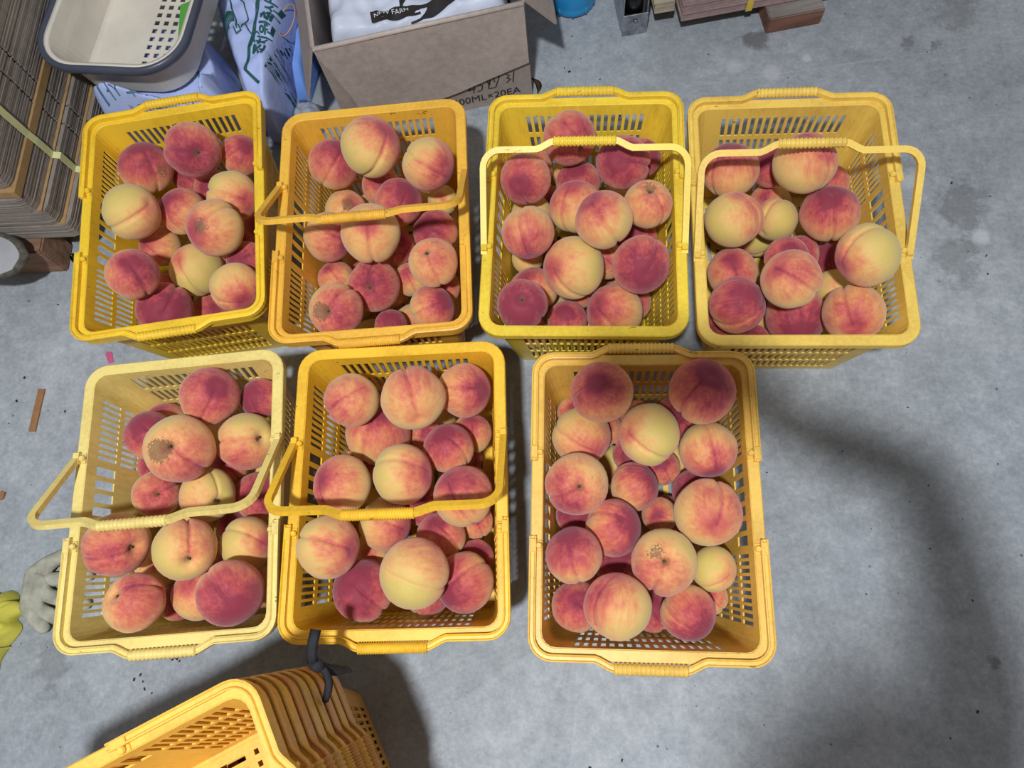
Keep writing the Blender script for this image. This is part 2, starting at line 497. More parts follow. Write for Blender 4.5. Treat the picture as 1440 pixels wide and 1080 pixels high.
def basket(x, y, rz, colour, north, south, ribs, label, group, z=0.0, jit=0.0):
    """north / south: opening angle of each bail handle, 0 = lying on the rim"""
    b = empty('harvest_basket', (x, y, z), rz)
    tag(b, label, 'basket', group)
    parts = [link('body', ME_BODY, M_BASKET, b), link('rim', ME_RIM, M_BASKET, b)]
    for ang, turn, sg in ((north, 0, 1), (south, PI, -1)):
        h = link('handle', ME_HANDLE, M_BASKET, b)
        h.location = (0, sg * HINGE, HZ + .004); h.rotation_euler = (math.radians(ang), 0, turn)
        g = link('grip', ME_GRIP[ribs], M_BASKET, h)
        parts += [h, g]
        for s in (0, PI):
            l = link('hinge_lug', ME_LUG, M_BASKET, b)
            l.location = (0, sg * HINGE, HZ); l.rotation_euler = (0, 0, s)
            parts.append(l)
    for o in parts: o.color = colour
    return b

BGROUP = 'yellow baskets full of peaches'
BASKETS = {
 1: (-.6365, .6253, .1243, srgb(242, 204, 56), 0, 0, 16, 'bright yellow basket beside the cardboard stack, both handles folded down'),
 2: (-.3064, .6027, .0493, srgb(240, 188, 70), 143, 0, 28, 'amber yellow basket against the open carton, one handle swung over the fruit'),
 3: (.0238, .5955, -.0394, srgb(242, 212, 68), 0, 152, 16, 'lemon yellow basket with one handle swung over its crimson and golden peaches'),
 4: (.3385, .5710, -.0313, srgb(238, 204, 98), 0, 145, 16, 'mustard yellow basket farthest from the cardboard stack, one handle swung over'),
 5: (-.5648, .1703, .0754, srgb(236, 216, 132), 141, 0, 16, 'pale faded yellow basket beside the cotton glove, one handle swung over'),
 6: (-.2454, .1782, .0235, srgb(246, 198, 56), 141, 0, 28, 'golden basket between the pale faded one and the ochre one'),
 7: (.0931, .1530, -.0241, srgb(238, 196, 92), 0, 0, 16, 'ochre basket with both handles down, bare floor at its side'),
}
WHERE = {1: 'in the basket beside the cardboard stack', 2: 'in the amber basket against the carton', 3: 'in the lemon yellow basket', 4: 'in the basket farthest from the cardboard stack',
         5: 'in the pale faded basket', 6: 'in the basket beside the pale one', 7: 'in the ochre basket'}
for k, (x, y, rz, colr, n_, s_, ribs, lab) in BASKETS.items():
    basket(x, y, rz, colr, n_, s_, ribs, lab, BGROUP)

# nested stack of empty baskets
STX, STY, STR = -.442, -.277, math.radians(-63)
shades = [(r, g, b + 22) for r, g, b in [(232, 176, 66), (238, 186, 50), (230, 170, 70), (240, 192, 56), (234, 190, 80), (226, 166, 66), (240, 190, 60), (232, 178, 62), (242, 194, 62)]]
names = ['lowest', 'second', 'third', 'fourth', 'fifth', 'sixth', 'seventh', 'eighth', 'topmost']
for i in range(9):
    rj = random.uniform(-.003, .003) if 0 < i < 8 else 0
    basket(STX, STY, STR + rj, srgb(*shades[i]), 0, 0, (28, 16, 28, 28, 16, 16, 16, 28, 16)[i],
           ('empty basket, %s from the floor in the nested stack' % names[i]) if 0 < i < 8 else
           ('lowest empty basket of the nested stack, standing on floor' if i == 0 else 'topmost empty basket of the nested stack, slotted floor in view'),
           'empty baskets nested in a stack', z=i * .029)
# fruit in each basket: x, y, z, radius, quaternion, redness, blush direction, end shown (0 tip, 1 stem, 2 plain), look, scar
PEACHES = {
1: [
(0.0366, 0.1092, 0.225, 0.045, 0.66, 0.48, -0.03, 0.57, 0.8, -0.23, 0.24, 0.94, 1, "dusky red peach with its stem end up"),
(-0.0786, 0.135, 0.1661, 0.0455, 0.16, 0.93, 0.28, -0.18, 0.82, 0, 0, -1, 2, "red peach with a small round brown spot", 0.28, 0.92, -0.29, 0.985),
(0.092, 0.1304, 0.165, 0.0359, 0.11, 0.84, -0.44, -0.28, 0.72, -0, 0, -1, 2, "pinkish red peach tucked under the rim"),
(-0.064, 0.0095, 0.2252, 0.0445, 0.16, 0.79, -0.22, -0.55, 0.22, 0.62, 0.38, -0.69, 0, "yellow peach with a long dark seam"),
(-0.0115, 0.0378, 0.1644, 0.0398, 0.03, 0.98, -0, 0.19, 0.62, -0, 0, -1, 2, "orange red peach between bigger ones"),
(0.0877, 0.0338, 0.188, 0.0428, 0.14, 0.53, -0.65, -0.53, 0.32, 0.26, 0.18, -0.95, 0, "yellow peach blushed red underneath"),
(0.075, -0.046, 0.2269, 0.045, 0.08, 0.42, 0.82, 0.37, 0.5, -0, 0, -1, 0, "amber peach with a rough brown scar", -0.06, 0.38, -0.92, 0.965),
(-0.0694, 0.0001, 0.1294, 0.0351, 0.08, -0.95, -0.22, -0.2, 0.55, 0, -0, -1, 2, "plain orange peach"),
(-0.0072, -0.0527, 0.1223, 0.0459, 0.03, 0.99, 0.05, 0.13, 0.14, -0.01, -0.12, -0.99, 0, "pale lemon peach with hardly any blush"),
(-0.0583, -0.1032, 0.2252, 0.0401, 0.01, -0.94, -0.28, 0.18, 0.72, 0.29, 0.46, -0.84, 0, "red peach with a yellow flank"),
(-0.0495, -0.1321, 0.1439, 0.0457, 0.26, -0.25, -0.9, -0.23, 0.92, -0, 0, -1, 0, "crimson peach with a dark sunken tip"),
(0.0907, -0.1339, 0.1881, 0.0398, 0.21, -0.6, 0.53, 0.57, 0.45, 0, -0, -1, 2, "bruised tan peach with a torn skin ridge"),
(0.0936, -0.069, 0.154, 0.0329, 0.11, -0.59, -0.78, -0.21, 0.78, 0, 0, -1, 0, "red peach with a dark blotch"),
(-0.0098, -0.1098, 0.0652, 0.0342, 0.08, -0.93, 0.16, 0.31, 0.66, 0, 0, -1, 2, "dull orange peach half under a bruised one"),
(-0.0303, 0.1456, 0.1096, 0.0289, 0.17, -0.94, -0.3, 0.03, 0.8, -0, -0, -1, 2, ""),
(0.0209, 0.1049, 0.1151, 0.0362, 0.15, -0.92, -0.36, 0.01, 0.75, -0, 0, -1, 2, ""),
(0.0932, 0.0295, 0.0983, 0.0265, 0.17, -0.95, -0.24, 0.01, 0.7, 0, -0, -1, 2, ""),
(-0.0763, -0.0664, 0.1011, 0.0264, 0.28, -0.83, -0.48, 0.05, 0.55, 0, 0, -1, 2, ""),
(0.066, -0.0209, 0.1169, 0.0333, 0.11, -0.97, -0, 0.2, 0.75, 0, 0, -1, 2, ""),
(-0.0591, 0.0948, 0.0392, 0.0332, 1, 0, 0, 0, 0.43, 0, 0, 1, 0, "*"),
(0.0666, -0.0693, 0.0395, 0.0332, 1, 0, 0, 0, 0.51, 0, 0, 1, 0, "*"),
(0.0308, 0.0532, 0.0395, 0.0334, 1, 0, 0, 0, 0.53, 0, 0, 1, 0, "*"),
(-0.0722, -0.0948, 0.0401, 0.0335, 1, 0, 0, 0, 0.75, 0, 0, 1, 0, "*"),
(-0.0387, 0.0258, 0.0403, 0.0343, 1, 0, 0, 0, 0.4, 0, 0, 1, 0, "*"),
(0.0723, 0.1228, 0.0404, 0.0333, 1, 0, 0, 0, 0.54, 0, 0, 1, 0, "*"),
(0.0258, -0.0151, 0.0523, 0.0335, 1, 0, 0, 0, 0.81, 0, 0, 1, 0, "*"),
(0.0604, -0.1348, 0.0575, 0.0331, 1, 0, 0, 0, 0.32, 0, 0, 1, 0, "*"),
(-0.0871, 0.0765, 0.1063, 0.033, 1, 0, 0, 0, 0.5, 0, 0, 1, 0, "*"),
],
2: [
(-0.0014, 0.1237, 0.225, 0.0489, 0.03, 0.92, 0.01, -0.4, 0.5, 0.22, -0.35, -0.91, 0, "big mottled peach with a deep curved seam"),
(-0.0785, 0.1332, 0.1745, 0.0428, 0.19, 0.92, -0.15, -0.31, 0.78, 0, -0, -1, 2, "red peach beside the slotted end wall"),
(0.0922, 0.0802, 0.225, 0.0428, 0.17, 0.42, -0.47, -0.76, 0.68, -0, 0, -1, 2, "orange red peach under the handle hinge"),
(-0.0742, 0.0789, 0.1155, 0.0368, 0.05, 0.93, -0.26, -0.26, 0.3, 0, 0, -1, 2, "yellow peach with black scratch marks", -0.04, 0.21, -0.98, 0.955),
(0.0304, 0.0548, 0.1653, 0.0397, 0.05, 0.94, -0.15, -0.3, 0.8, 0, 0, -1, 2, "rosy pink peach behind the handle bar"),
(-0.0004, -0.0333, 0.225, 0.0464, 0.1, -0.99, -0.03, 0.06, 0.3, 0.06, 0.07, -1, 0, "yellow peach with a red streak down it"),
(-0.0862, 0.0006, 0.1657, 0.0416, 0.29, 0.44, -0.62, -0.59, 0.7, -0, 0, -1, 2, "plum and yellow peach against the slotted side"),
(-0.0897, -0.0489, 0.1115, 0.0315, 0.19, 0.92, 0.33, 0.05, 0.5, -0, 0, -1, 2, "peach with yellow and red halves"),
(-0.0154, -0.0852, 0.1462, 0.0428, 0.96, 0.26, -0.01, -0.1, 0.76, 0.14, 0.3, 0.94, 1, "red cleft peach showing its stem hole"),
(0.0946, -0.0846, 0.2096, 0.0387, 0.11, 0.08, -0.06, -0.99, 0.45, -0.36, 0.35, 0.86, 1, "tan peach with a stem stub"),
(0.0812, -0.1358, 0.1548, 0.0368, 0.22, 0.78, -0.45, -0.36, 0.7, -0, 0, -1, 2, "brick red peach in the corner"),
(-0.064, -0.1416, 0.1887, 0.0422, 0.91, 0.23, -0, -0.34, 0.6, 0.61, 0.29, 0.74, 1, "orange peach with a dry brown stem patch", -0.15, -0.11, 0.98, 0.93),
(0.0021, -0.1379, 0.1017, 0.0277, 0.05, -0.97, -0.18, 0.14, 0.86, 0, -0, -1, 2, "dark red peach by the end rim"),
(0.0815, 0.0216, 0.1147, 0.0387, 0.02, 0.9, 0.42, 0.15, 0.78, -0, -0, -1, 2, "shaded red peach below the handle end"),
(0.0357, -0.057, 0.1039, 0.0287, 0, -0.98, -0.19, -0.03, 0.42, 0, -0, -1, 2, ""),
(0.0134, -0.0007, 0.1143, 0.0322, 0.04, -0.97, 0.14, 0.17, 0.74, 0, -0, -1, 2, ""),
(0.0947, 0.0857, 0.1101, 0.0263, 0.19, -0.88, -0.43, -0.09, 0.1, 0, -0, -1, 2, ""),
(-0.0122, 0.1223, 0.115, 0.0345, 0.21, -0.94, -0.26, -0.01, 0.58, -0, 0, -1, 2, ""),
(0.0903, -0.0807, 0.1148, 0.0313, 0.16, -0.97, -0.2, 0.01, 0.55, 0, 0, -1, 2, ""),
(0.0306, 0.1247, 0.0394, 0.0333, 1, 0, 0, 0, 0.78, 0, 0, 1, 0, "*"),
(-0.0043, 0.0209, 0.0396, 0.0332, 1, 0, 0, 0, 0.71, 0, 0, 1, 0, "*"),
(0.0253, -0.1082, 0.0397, 0.0334, 1, 0, 0, 0, 0.68, 0, 0, 1, 0, "*"),
(-0.0775, -0.0633, 0.0397, 0.0335, 1, 0, 0, 0, 0.51, 0, 0, 1, 0, "*"),
(0.0739, 0.0054, 0.0398, 0.0335, 1, 0, 0, 0, 0.71, 0, 0, 1, 0, "*"),
(-0.0463, 0.123, 0.0403, 0.0335, 1, 0, 0, 0, 0.33, 0, 0, 1, 0, "*"),
(-0.0725, 0.039, 0.0419, 0.0357, 1, 0, 0, 0, 0.65, 0, 0, 1, 0, "*"),
(-0.0465, -0.1322, 0.0424, 0.0339, 1, 0, 0, 0, 0.44, 0, 0, 1, 0, "*"),
(-0.0087, -0.0469, 0.0565, 0.0359, 1, 0, 0, 0, 0.5, 0, 0, 1, 0, "*"),
],
3: [
(-0.024, 0.1403, 0.205, 0.0438, 0.72, 0.6, 0.16, 0.31, 0.66, -0.18, 0.68, 0.71, 1, "rosy orange peach with a nub at its stem end"),
(-0.0922, 0.0655, 0.2066, 0.0407, 0.38, -0.91, -0.05, -0.13, 0.72, 0, -0, -1, 0, "pink peach with a seam, shaded by the handle"),
(0.0604, 0.0913, 0.2084, 0.0429, 0.11, -0.75, -0.6, -0.23, 0.84, 0, 0, -1, 0, "crimson peach with a dark dimpled tip"),
(-0.0125, 0.0349, 0.1722, 0.0436, 0.15, 0.95, -0.24, 0.16, 0.48, 0, 0, -1, 2, "golden orange peach leaning on another"),
(0.0298, -0.0293, 0.2427, 0.044, 0.24, 0.93, 0.17, 0.23, 0.52, -0.08, 0.08, -0.99, 0, "dusky amber peach at the top of the heap"),
(0.0969, 0.0108, 0.2173, 0.0375, 0.31, -0.06, -0.1, -0.94, 0.42, 0.29, 0.51, 0.81, 1, "olive brown peach with a puckered stem end", -0.07, -0.08, 0.99, 0.96),
(-0.0836, -0.0389, 0.2221, 0.0414, 0.06, -0.13, 0.64, 0.75, 0.6, -0.08, 0.47, -0.88, 0, "orange red peach split by a straight seam"),
(-0.0146, -0.0718, 0.171, 0.0495, 0.14, -0.9, -0.1, -0.39, 0.32, -0.09, -0.1, -0.99, 0, "large golden peach with a plum red cheek"),
(0.0873, -0.0818, 0.1979, 0.0445, 0.15, -0.19, -0.9, -0.36, 0.86, 0, -0, -1, 0, "magenta peach with a dark tip"),
(-0.0905, -0.1463, 0.1974, 0.0386, 0.47, -0, 0.06, -0.88, 0.97, 0.37, 0.21, 0.9, 1, "purple red peach with its stem up"),
(-0.081, -0.0845, 0.1112, 0.0399, 0.15, 0.91, 0.38, 0.09, 0.55, 0, 0, -1, 2, "orange peach under the purple one"),
(0.0502, -0.1285, 0.1278, 0.0459, 0.03, 0.91, 0.21, 0.35, 0.58, 0, 0, -1, 0, "lumpy orange peach with a folded skin dimple"),
(0.0814, -0.0857, 0.067, 0.0341, 0.06, -0.89, 0.4, 0.2, 0.52, -0, 0, -1, 2, "small orange peach by the side wall"),
(-0.0247, -0.1317, 0.0996, 0.0334, 0.02, 0.99, 0.16, 0.04, 0.76, 0, -0, -1, 2, "red peach half below the end rim"),
(-0.0091, 0.1056, 0.1315, 0.0374, 0.03, 0.85, -0.52, 0.08, 0.76, 0, 0, -1, 2, "red peach buried at the middle of the heap"),
(0.0953, 0.1345, 0.1575, 0.0317, 0.19, -0.95, 0.03, 0.23, 0.82, -0, 0, -1, 2, "dark red peach behind the crimson one"),
(-0.0875, 0.1409, 0.1207, 0.0348, 0.04, -0.92, -0.37, -0.11, 0.6, 0, -0, -1, 2, ""),
(-0.0348, 0.1455, 0.0882, 0.0265, 0.19, -0.96, -0.21, -0.07, 0.2, 0, -0, -1, 2, ""),
(-0.0572, 0.0971, 0.0887, 0.0265, 0.19, -0.96, -0.22, -0.06, 0.58, 0, 0, -1, 2, ""),
(-0.0874, 0.0527, 0.1191, 0.0347, 0.25, -0.89, -0.37, -0.08, 0.2, 0, -0, -1, 2, ""),
(-0.0934, -0.0197, 0.1, 0.0265, 0.18, -0.9, -0.38, -0.05, 0.12, 0, 0, -1, 2, ""),
(-0.0811, -0.1443, 0.0807, 0.0267, 0.08, -0.97, -0.24, 0.01, 0.6, 0, 0, -1, 2, ""),
(0.0365, -0.0303, 0.1137, 0.032, 0.15, -0.91, -0.37, -0.08, 0.4, 0, -0, -1, 2, ""),
(0.0871, 0.0138, 0.1152, 0.0345, 0.2, -0.9, -0.35, -0.16, 0.8, 0, -0, -1, 2, ""),
(-0.0044, -0.0758, 0.0882, 0.0267, 0.2, -0.9, -0.37, -0.08, 0.5, -0, 0, -1, 2, ""),
(0.0076, 0.0852, 0.0393, 0.033, 1, 0, 0, 0, 0.37, 0, 0, 1, 0, "*"),
(-0.0139, -0.0238, 0.0396, 0.0333, 1, 0, 0, 0, 0.57, 0, 0, 1, 0, "*"),
(0.0655, -0.0118, 0.0398, 0.0336, 1, 0, 0, 0, 0.49, 0, 0, 1, 0, "*"),
(-0.0572, -0.0844, 0.04, 0.0336, 1, 0, 0, 0, 0.36, 0, 0, 1, 0, "*"),
(-0.0737, 0.0178, 0.0418, 0.0353, 1, 0, 0, 0, 0.71, 0, 0, 1, 0, "*"),
(0.0666, 0.1259, 0.0424, 0.0345, 1, 0, 0, 0, 0.4, 0, 0, 1, 0, "*"),
(0.0237, -0.1217, 0.0441, 0.0347, 1, 0, 0, 0, 0.71, 0, 0, 1, 0, "*"),
(0.0788, 0.055, 0.0523, 0.034, 1, 0, 0, 0, 0.64, 0, 0, 1, 0, "*"),
(0.0229, 0.0279, 0.0831, 0.0336, 1, 0, 0, 0, 0.75, 0, 0, 1, 0, "*"),
],
4: [
(-0.0855, 0.0973, 0.1918, 0.044, 0.22, 0.87, -0.4, 0.19, 0.7, 0, 0, -1, 2, "rosy peach crossed by the handle shadow"),
(0.0125, 0.0774, 0.2361, 0.0466, 0.34, 0.89, 0.3, 0, 0.46, 0.12, 0.63, -0.77, 2, "big peach with red top and yellow base"),
(-0.0151, 0.1224, 0.1644, 0.0348, 0.04, -0.98, -0.04, -0.19, 0.84, 0, 0, -1, 2, "dark red peach hidden behind a bigger one"),
(-0.0877, 0.0089, 0.1943, 0.0436, 0.34, 0.84, 0.41, -0.14, 0.36, 0.19, 0.9, -0.4, 2, "buff peach with a faint pink side"),
(-0.0094, 0.0378, 0.142, 0.035, 0.41, 0.09, 0.7, 0.57, 0.22, 0.55, 0.84, -0.03, 0, "pale yellow peach with a small dark tip"),
(0.062, 0.0269, 0.1772, 0.0446, 0.19, 0.98, 0, 0.08, 0.84, -0.09, -0.19, -0.98, 0, "crimson peach with an orange patch"),
(0.087, 0.1181, 0.115, 0.0345, 0.02, 0.98, -0.2, 0.07, 0.58, 0, 0, -1, 2, "dull orange peach by the slotted side"),
(-0.0811, -0.0514, 0.1364, 0.0395, 0.05, 0.98, 0.16, 0.1, 0.55, 0, -0, -1, 2, "peach orange peach with a fine seam"),
(-0.0215, -0.1095, 0.2318, 0.0431, 0.23, 0.84, 0.36, 0.33, 0.48, 0.41, 0.53, -0.75, 2, "tan orange peach with a tiny dark speck"),
(0.0841, -0.0781, 0.2402, 0.0448, 0.53, 0.17, 0.68, 0.47, 0.36, 0.09, 0.07, -0.99, 0, "large golden peach leaning on the side wall"),
(-0.0859, -0.1248, 0.1756, 0.043, 0.1, 0.84, -0.2, -0.49, 0.82, -0.76, 0.15, -0.63, 0, "magenta peach with a curved seam"),
(0.0179, -0.1159, 0.1104, 0.0466, 0.02, -0.08, 0.86, 0.5, 0.86, 0, -0, -1, 2, "hot pink peach touching the end rim"),
(0.0824, -0.1373, 0.1722, 0.0444, 0.24, -0.18, 0.87, 0.38, 0.5, 0.04, 0.14, -0.99, 0, "buff peach with a magenta tip"),
(-0.0042, -0.0418, 0.165, 0.0336, 0.05, -0.79, 0.61, -0.05, 0.72, 0, -0, -1, 2, "red peach partly under a tan one"),
(0.083, -0.0064, 0.0945, 0.0265, 0.06, -0.98, -0.05, -0.18, 0.88, 0, -0, -1, 2, ""),
(0.0928, 0.0453, 0.1126, 0.0286, 0.07, -0.95, -0.2, -0.23, 0.55, 0, -0, -1, 2, ""),
(0.0796, -0.0689, 0.1129, 0.0301, 0.05, -0.92, -0.32, -0.24, 0, -0, -0, -1, 2, ""),
(-0.0883, -0.1222, 0.1019, 0.03, 0.06, -0.85, -0.48, -0.22, 0.8, 0, -0, -1, 2, ""),
(-0.0417, -0.1439, 0.0769, 0.0267, 0.06, -0.97, -0.2, -0.14, 0.84, 0, -0, -1, 2, ""),
(-0.013, 0.0912, 0.1113, 0.0262, 0.08, -0.92, -0.31, -0.22, 0.45, 0, 0, -1, 2, ""),
(0.0298, -0.0116, 0.1173, 0.0311, 0.13, -0.96, -0.18, -0.16, 0.8, 0, 0, -1, 2, ""),
(-0.0364, -0.0885, 0.0392, 0.0332, 1, 0, 0, 0, 0.79, 0, 0, 1, 0, "*"),
(-0.0748, 0.0927, 0.0392, 0.033, 1, 0, 0, 0, 0.33, 0, 0, 1, 0, "*"),
(0.0738, 0.0771, 0.0393, 0.0331, 1, 0, 0, 0, 0.51, 0, 0, 1, 0, "*"),
(0.0201, -0.0099, 0.0398, 0.0332, 1, 0, 0, 0, 0.71, 0, 0, 1, 0, "*"),
(-0.0605, 0.0008, 0.0399, 0.0337, 1, 0, 0, 0, 0.48, 0, 0, 1, 0, "*"),
(0.0163, 0.1293, 0.0401, 0.0339, 1, 0, 0, 0, 0.59, 0, 0, 1, 0, "*"),
(0.0488, -0.0819, 0.0401, 0.0339, 1, 0, 0, 0, 0.51, 0, 0, 1, 0, "*"),
(-0.0124, 0.0622, 0.0448, 0.0356, 1, 0, 0, 0, 0.36, 0, 0, 1, 0, "*"),
(-0.0785, 0.0418, 0.1032, 0.0342, 1, 0, 0, 0, 0.44, 0, 0, 1, 0, "*"),
],
5: [
(0.0392, 0.1434, 0.2134, 0.0433, 0.06, 0.93, -0.15, -0.33, 0.72, 0.01, -0.12, -0.99, 0, "rosy peach with a crimson tip"),
(-0.0832, 0.1367, 0.1101, 0.0376, 0.27, 0.96, -0.1, -0, 0.52, 0, -0, -1, 2, "plain orange peach beside the slotted end"),
(-0.0703, 0.1026, 0.177, 0.0377, 0.17, 0.89, 0.42, -0.08, 0.84, 0, 0, -1, 2, "dark red peach behind a bigger one"),
(0.0135, 0.0594, 0.2418, 0.0481, 0.4, -0.04, 0.08, -0.91, 0.48, 0.13, 0.77, 0.63, 1, "large peach with a rotten brown stem patch", 0.31, -0.1, 0.95, 0.93),
(0.0871, 0.0754, 0.187, 0.0432, 0.58, 0.38, 0.29, 0.65, 0.46, -0.86, 0.48, 0.16, 1, "golden pink peach with its stem cleft sideways"),
(0.0961, 0.148, 0.1637, 0.0316, 0.04, -0.99, -0.11, -0.12, 0.9, -0, -0, -1, 2, "crimson peach in the corner"),
(-0.059, 0.0131, 0.165, 0.0356, 0.82, -0.06, 0.26, -0.5, 0.6, 0.04, -0.01, 1, 1, "orange peach with pink rays round the stem"),
(0.0239, 0.0029, 0.1731, 0.0404, 0.86, 0.27, 0.43, 0.01, 0.2, -0.94, -0.19, 0.29, 1, "pale yellow peach with a dark stem hollow"),
(-0.0765, -0.0652, 0.2247, 0.0446, 0.48, 0.53, 0.18, 0.67, 0.58, -0.02, 0.8, 0.6, 1, "big tan peach with plum bands"),
(0.0218, -0.0802, 0.225, 0.043, 0.91, 0.26, 0.3, -0.07, 0.36, 0.32, 0.81, 0.49, 1, "yellow peach with a red stripe on its seam"),
(0.0828, -0.0715, 0.165, 0.0391, 0.45, 0.37, -0.73, -0.36, 0.3, -0, 0, -1, 2, "buttery peach under the side rim"),
(0.0888, -0.1433, 0.225, 0.0448, 0.18, 0.31, -0.84, -0.41, 0.9, 0, -0, -1, 2, "big crimson peach with an even colour"),
(-0.0453, -0.1451, 0.225, 0.0404, 0.83, -0.04, -0.21, -0.51, 0.58, 0.36, 0.78, 0.51, 1, "orange pink peach with an open stem hollow"),
(0.0146, -0.1367, 0.165, 0.0378, 0.01, 0.2, 0.97, -0.15, 0.42, 0, -0, -1, 2, "apricot peach squeezed beside the crimson one"),
(-0.046, -0.1427, 0.1109, 0.0275, 0.06, 0.93, 0.31, -0.2, 0.82, 0, 0, -1, 2, ""),
(0.0767, 0.0067, 0.1148, 0.0376, 0.01, 0.96, 0.22, -0.15, 0.74, 0, 0, -1, 2, ""),
(0.0217, 0.0571, 0.115, 0.0345, 0.07, -0.92, -0.37, 0.14, 0.55, 0, 0, -1, 2, ""),
(-0.0915, 0.0692, 0.113, 0.0299, 0.15, -0.84, -0.5, 0.13, 0.82, -0, 0, -1, 2, ""),
(-0.0754, -0.0878, 0.1157, 0.0345, 0.09, -0.84, -0.5, 0.17, 0.25, 0, -0, -1, 2, ""),
(0.0321, -0.0367, 0.0975, 0.0265, 0.01, -0.96, -0.22, 0.18, 0.78, 0, 0, -1, 2, ""),
(-0.0164, -0.0105, 0.1151, 0.0309, 0.14, -0.86, -0.49, 0.09, 0.2, -0, -0, -1, 2, ""),
(-0.0173, -0.084, 0.0393, 0.0333, 1, 0, 0, 0, 0.62, 0, 0, 1, 0, "*"),
(0.0446, 0.0728, 0.0395, 0.0333, 1, 0, 0, 0, 0.32, 0, 0, 1, 0, "*"),
(0.073, -0.0508, 0.0399, 0.0339, 1, 0, 0, 0, 0.77, 0, 0, 1, 0, "*"),
(-0.0186, 0.1303, 0.0401, 0.0335, 1, 0, 0, 0, 0.55, 0, 0, 1, 0, "*"),
(-0.0631, 0.0763, 0.0402, 0.0334, 1, 0, 0, 0, 0.46, 0, 0, 1, 0, "*"),
(-0.0131, 0.0032, 0.0402, 0.0332, 1, 0, 0, 0, 0.67, 0, 0, 1, 0, "*"),
(0.0626, -0.1247, 0.0407, 0.0346, 1, 0, 0, 0, 0.45, 0, 0, 1, 0, "*"),
(-0.0714, -0.1314, 0.0417, 0.0349, 1, 0, 0, 0, 0.55, 0, 0, 1, 0, "*"),
(-0.0766, -0.0315, 0.0456, 0.036, 1, 0, 0, 0, 0.66, 0, 0, 1, 0, "*"),
],
6: [
(-0.0688, 0.1251, 0.2218, 0.0401, 0.35, 0.79, -0.41, -0.28, 0.5, -0.03, 1, -0.07, 2, "golden peach with a red cheek"),
(0.0244, 0.1177, 0.2397, 0.0463, 0.12, 0.1, -0.86, -0.5, 0.42, -0.22, 0.96, -0.18, 0, "olive yellow peach with a long seam"),
(0.0893, 0.1425, 0.1855, 0.041, 0.25, 0.64, -0.62, -0.39, 0.66, -0, 0, -1, 0, "red orange peach with a dark tip"),
(-0.0517, 0.0958, 0.1374, 0.0501, 0.41, 0.89, -0.18, -0.06, 0.76, -0, 0, -1, 2, "red peach deeply cleft down its middle"),
(0.0043, 0.0168, 0.2057, 0.0439, 0.47, 0.46, -0.67, -0.35, 0.44, -0, 0, -1, 2, "apricot peach at the centre of the heap"),
(-0.0829, 0.007, 0.205, 0.042, 0, -0.96, 0.08, -0.28, 0.55, -0, -0, -1, 2, "plain orange peach with a pale lower edge"),
(0.0621, 0.0612, 0.1656, 0.0378, 0.2, 0.87, 0.44, -0.06, 0.74, -0, 0, -1, 2, "dusky rose peach behind the handle"),
(0.0896, 0.0957, 0.1112, 0.0316, 0.14, 0.98, 0.07, -0.08, 0.52, 0, 0, -1, 2, "brownish orange peach in the side shade"),
(0.0869, -0.0138, 0.1884, 0.0436, 0.2, 0.96, 0.15, 0.16, 0.62, 0.52, -0.2, -0.83, 2, "red and yellow peach with a low fold"),
(-0.0916, -0.0819, 0.2247, 0.0435, 0.38, 0.48, -0.68, -0.4, 0.46, 0, 0, -1, 0, "apricot peach with a white scuff"),
(-0.03, -0.0468, 0.1635, 0.0389, 0.35, 0.43, -0.7, -0.45, 0.52, -0, 0, -1, 2, "orange peach shaded by the handle bar"),
(0.0468, -0.0633, 0.1389, 0.0364, 0.21, 0.88, 0.43, -0.07, 0.58, 0, -0, -1, 2, "coral peach under the handle"),
(0.0287, -0.121, 0.2343, 0.0472, 0.24, 0.8, 0.44, 0.31, 0.36, 0.97, 0.11, 0.22, 2, "largest golden peach of the heap"),
(-0.0589, -0.1371, 0.1644, 0.0437, 0.15, 0.91, 0.4, 0.02, 0.9, 0, -0, -1, 0, "crimson speckled peach with a dark tip"),
(0.0849, -0.1307, 0.164, 0.0425, 0.22, 0.37, 0.84, 0.33, 0.8, 0, 0, -1, 2, "cherry red peach in the corner"),
(0.0241, -0.1409, 0.1169, 0.0344, 0.14, 0.95, -0.22, -0.17, 0.8, -0, -0, -1, 2, "striped red peach close to the end slots"),
(0.0939, -0.039, 0.1033, 0.0264, 0.01, 0.97, 0.22, -0.06, 0.52, -0, 0, -1, 2, ""),
(-0.0647, -0.0836, 0.1125, 0.0304, 0.02, -0.92, -0.38, 0.1, 0.2, 0, -0, -1, 2, ""),
(-0.0904, 0.0696, 0.0758, 0.0264, 0.03, -0.97, -0.23, 0.06, 0.76, 0, 0, -1, 2, ""),
(0.0945, -0.0919, 0.1072, 0.0263, 0.03, -0.93, -0.37, -0, 0.88, 0, 0, -1, 2, ""),
(0.0188, 0.0951, 0.1061, 0.0263, 0.04, -0.97, -0.23, 0.07, 0.55, -0, -0, -1, 2, ""),
(0.0099, -0.0136, 0.1124, 0.0303, 0.01, -0.97, -0.23, 0.1, 0.7, -0, -0, -1, 2, ""),
(0.0469, -0.0948, 0.0833, 0.0265, 0.02, 0.97, 0.23, -0.09, 0.6, 0, 0, -1, 2, ""),
(0.0212, -0.0185, 0.0394, 0.0334, 1, 0, 0, 0, 0.48, 0, 0, 1, 0, "*"),
(0.064, 0.0729, 0.0395, 0.0331, 1, 0, 0, 0, 0.61, 0, 0, 1, 0, "*"),
(-0.0415, 0.0455, 0.0395, 0.0333, 1, 0, 0, 0, 0.73, 0, 0, 1, 0, "*"),
(-0.0739, -0.1009, 0.0398, 0.0337, 1, 0, 0, 0, 0.68, 0, 0, 1, 0, "*"),
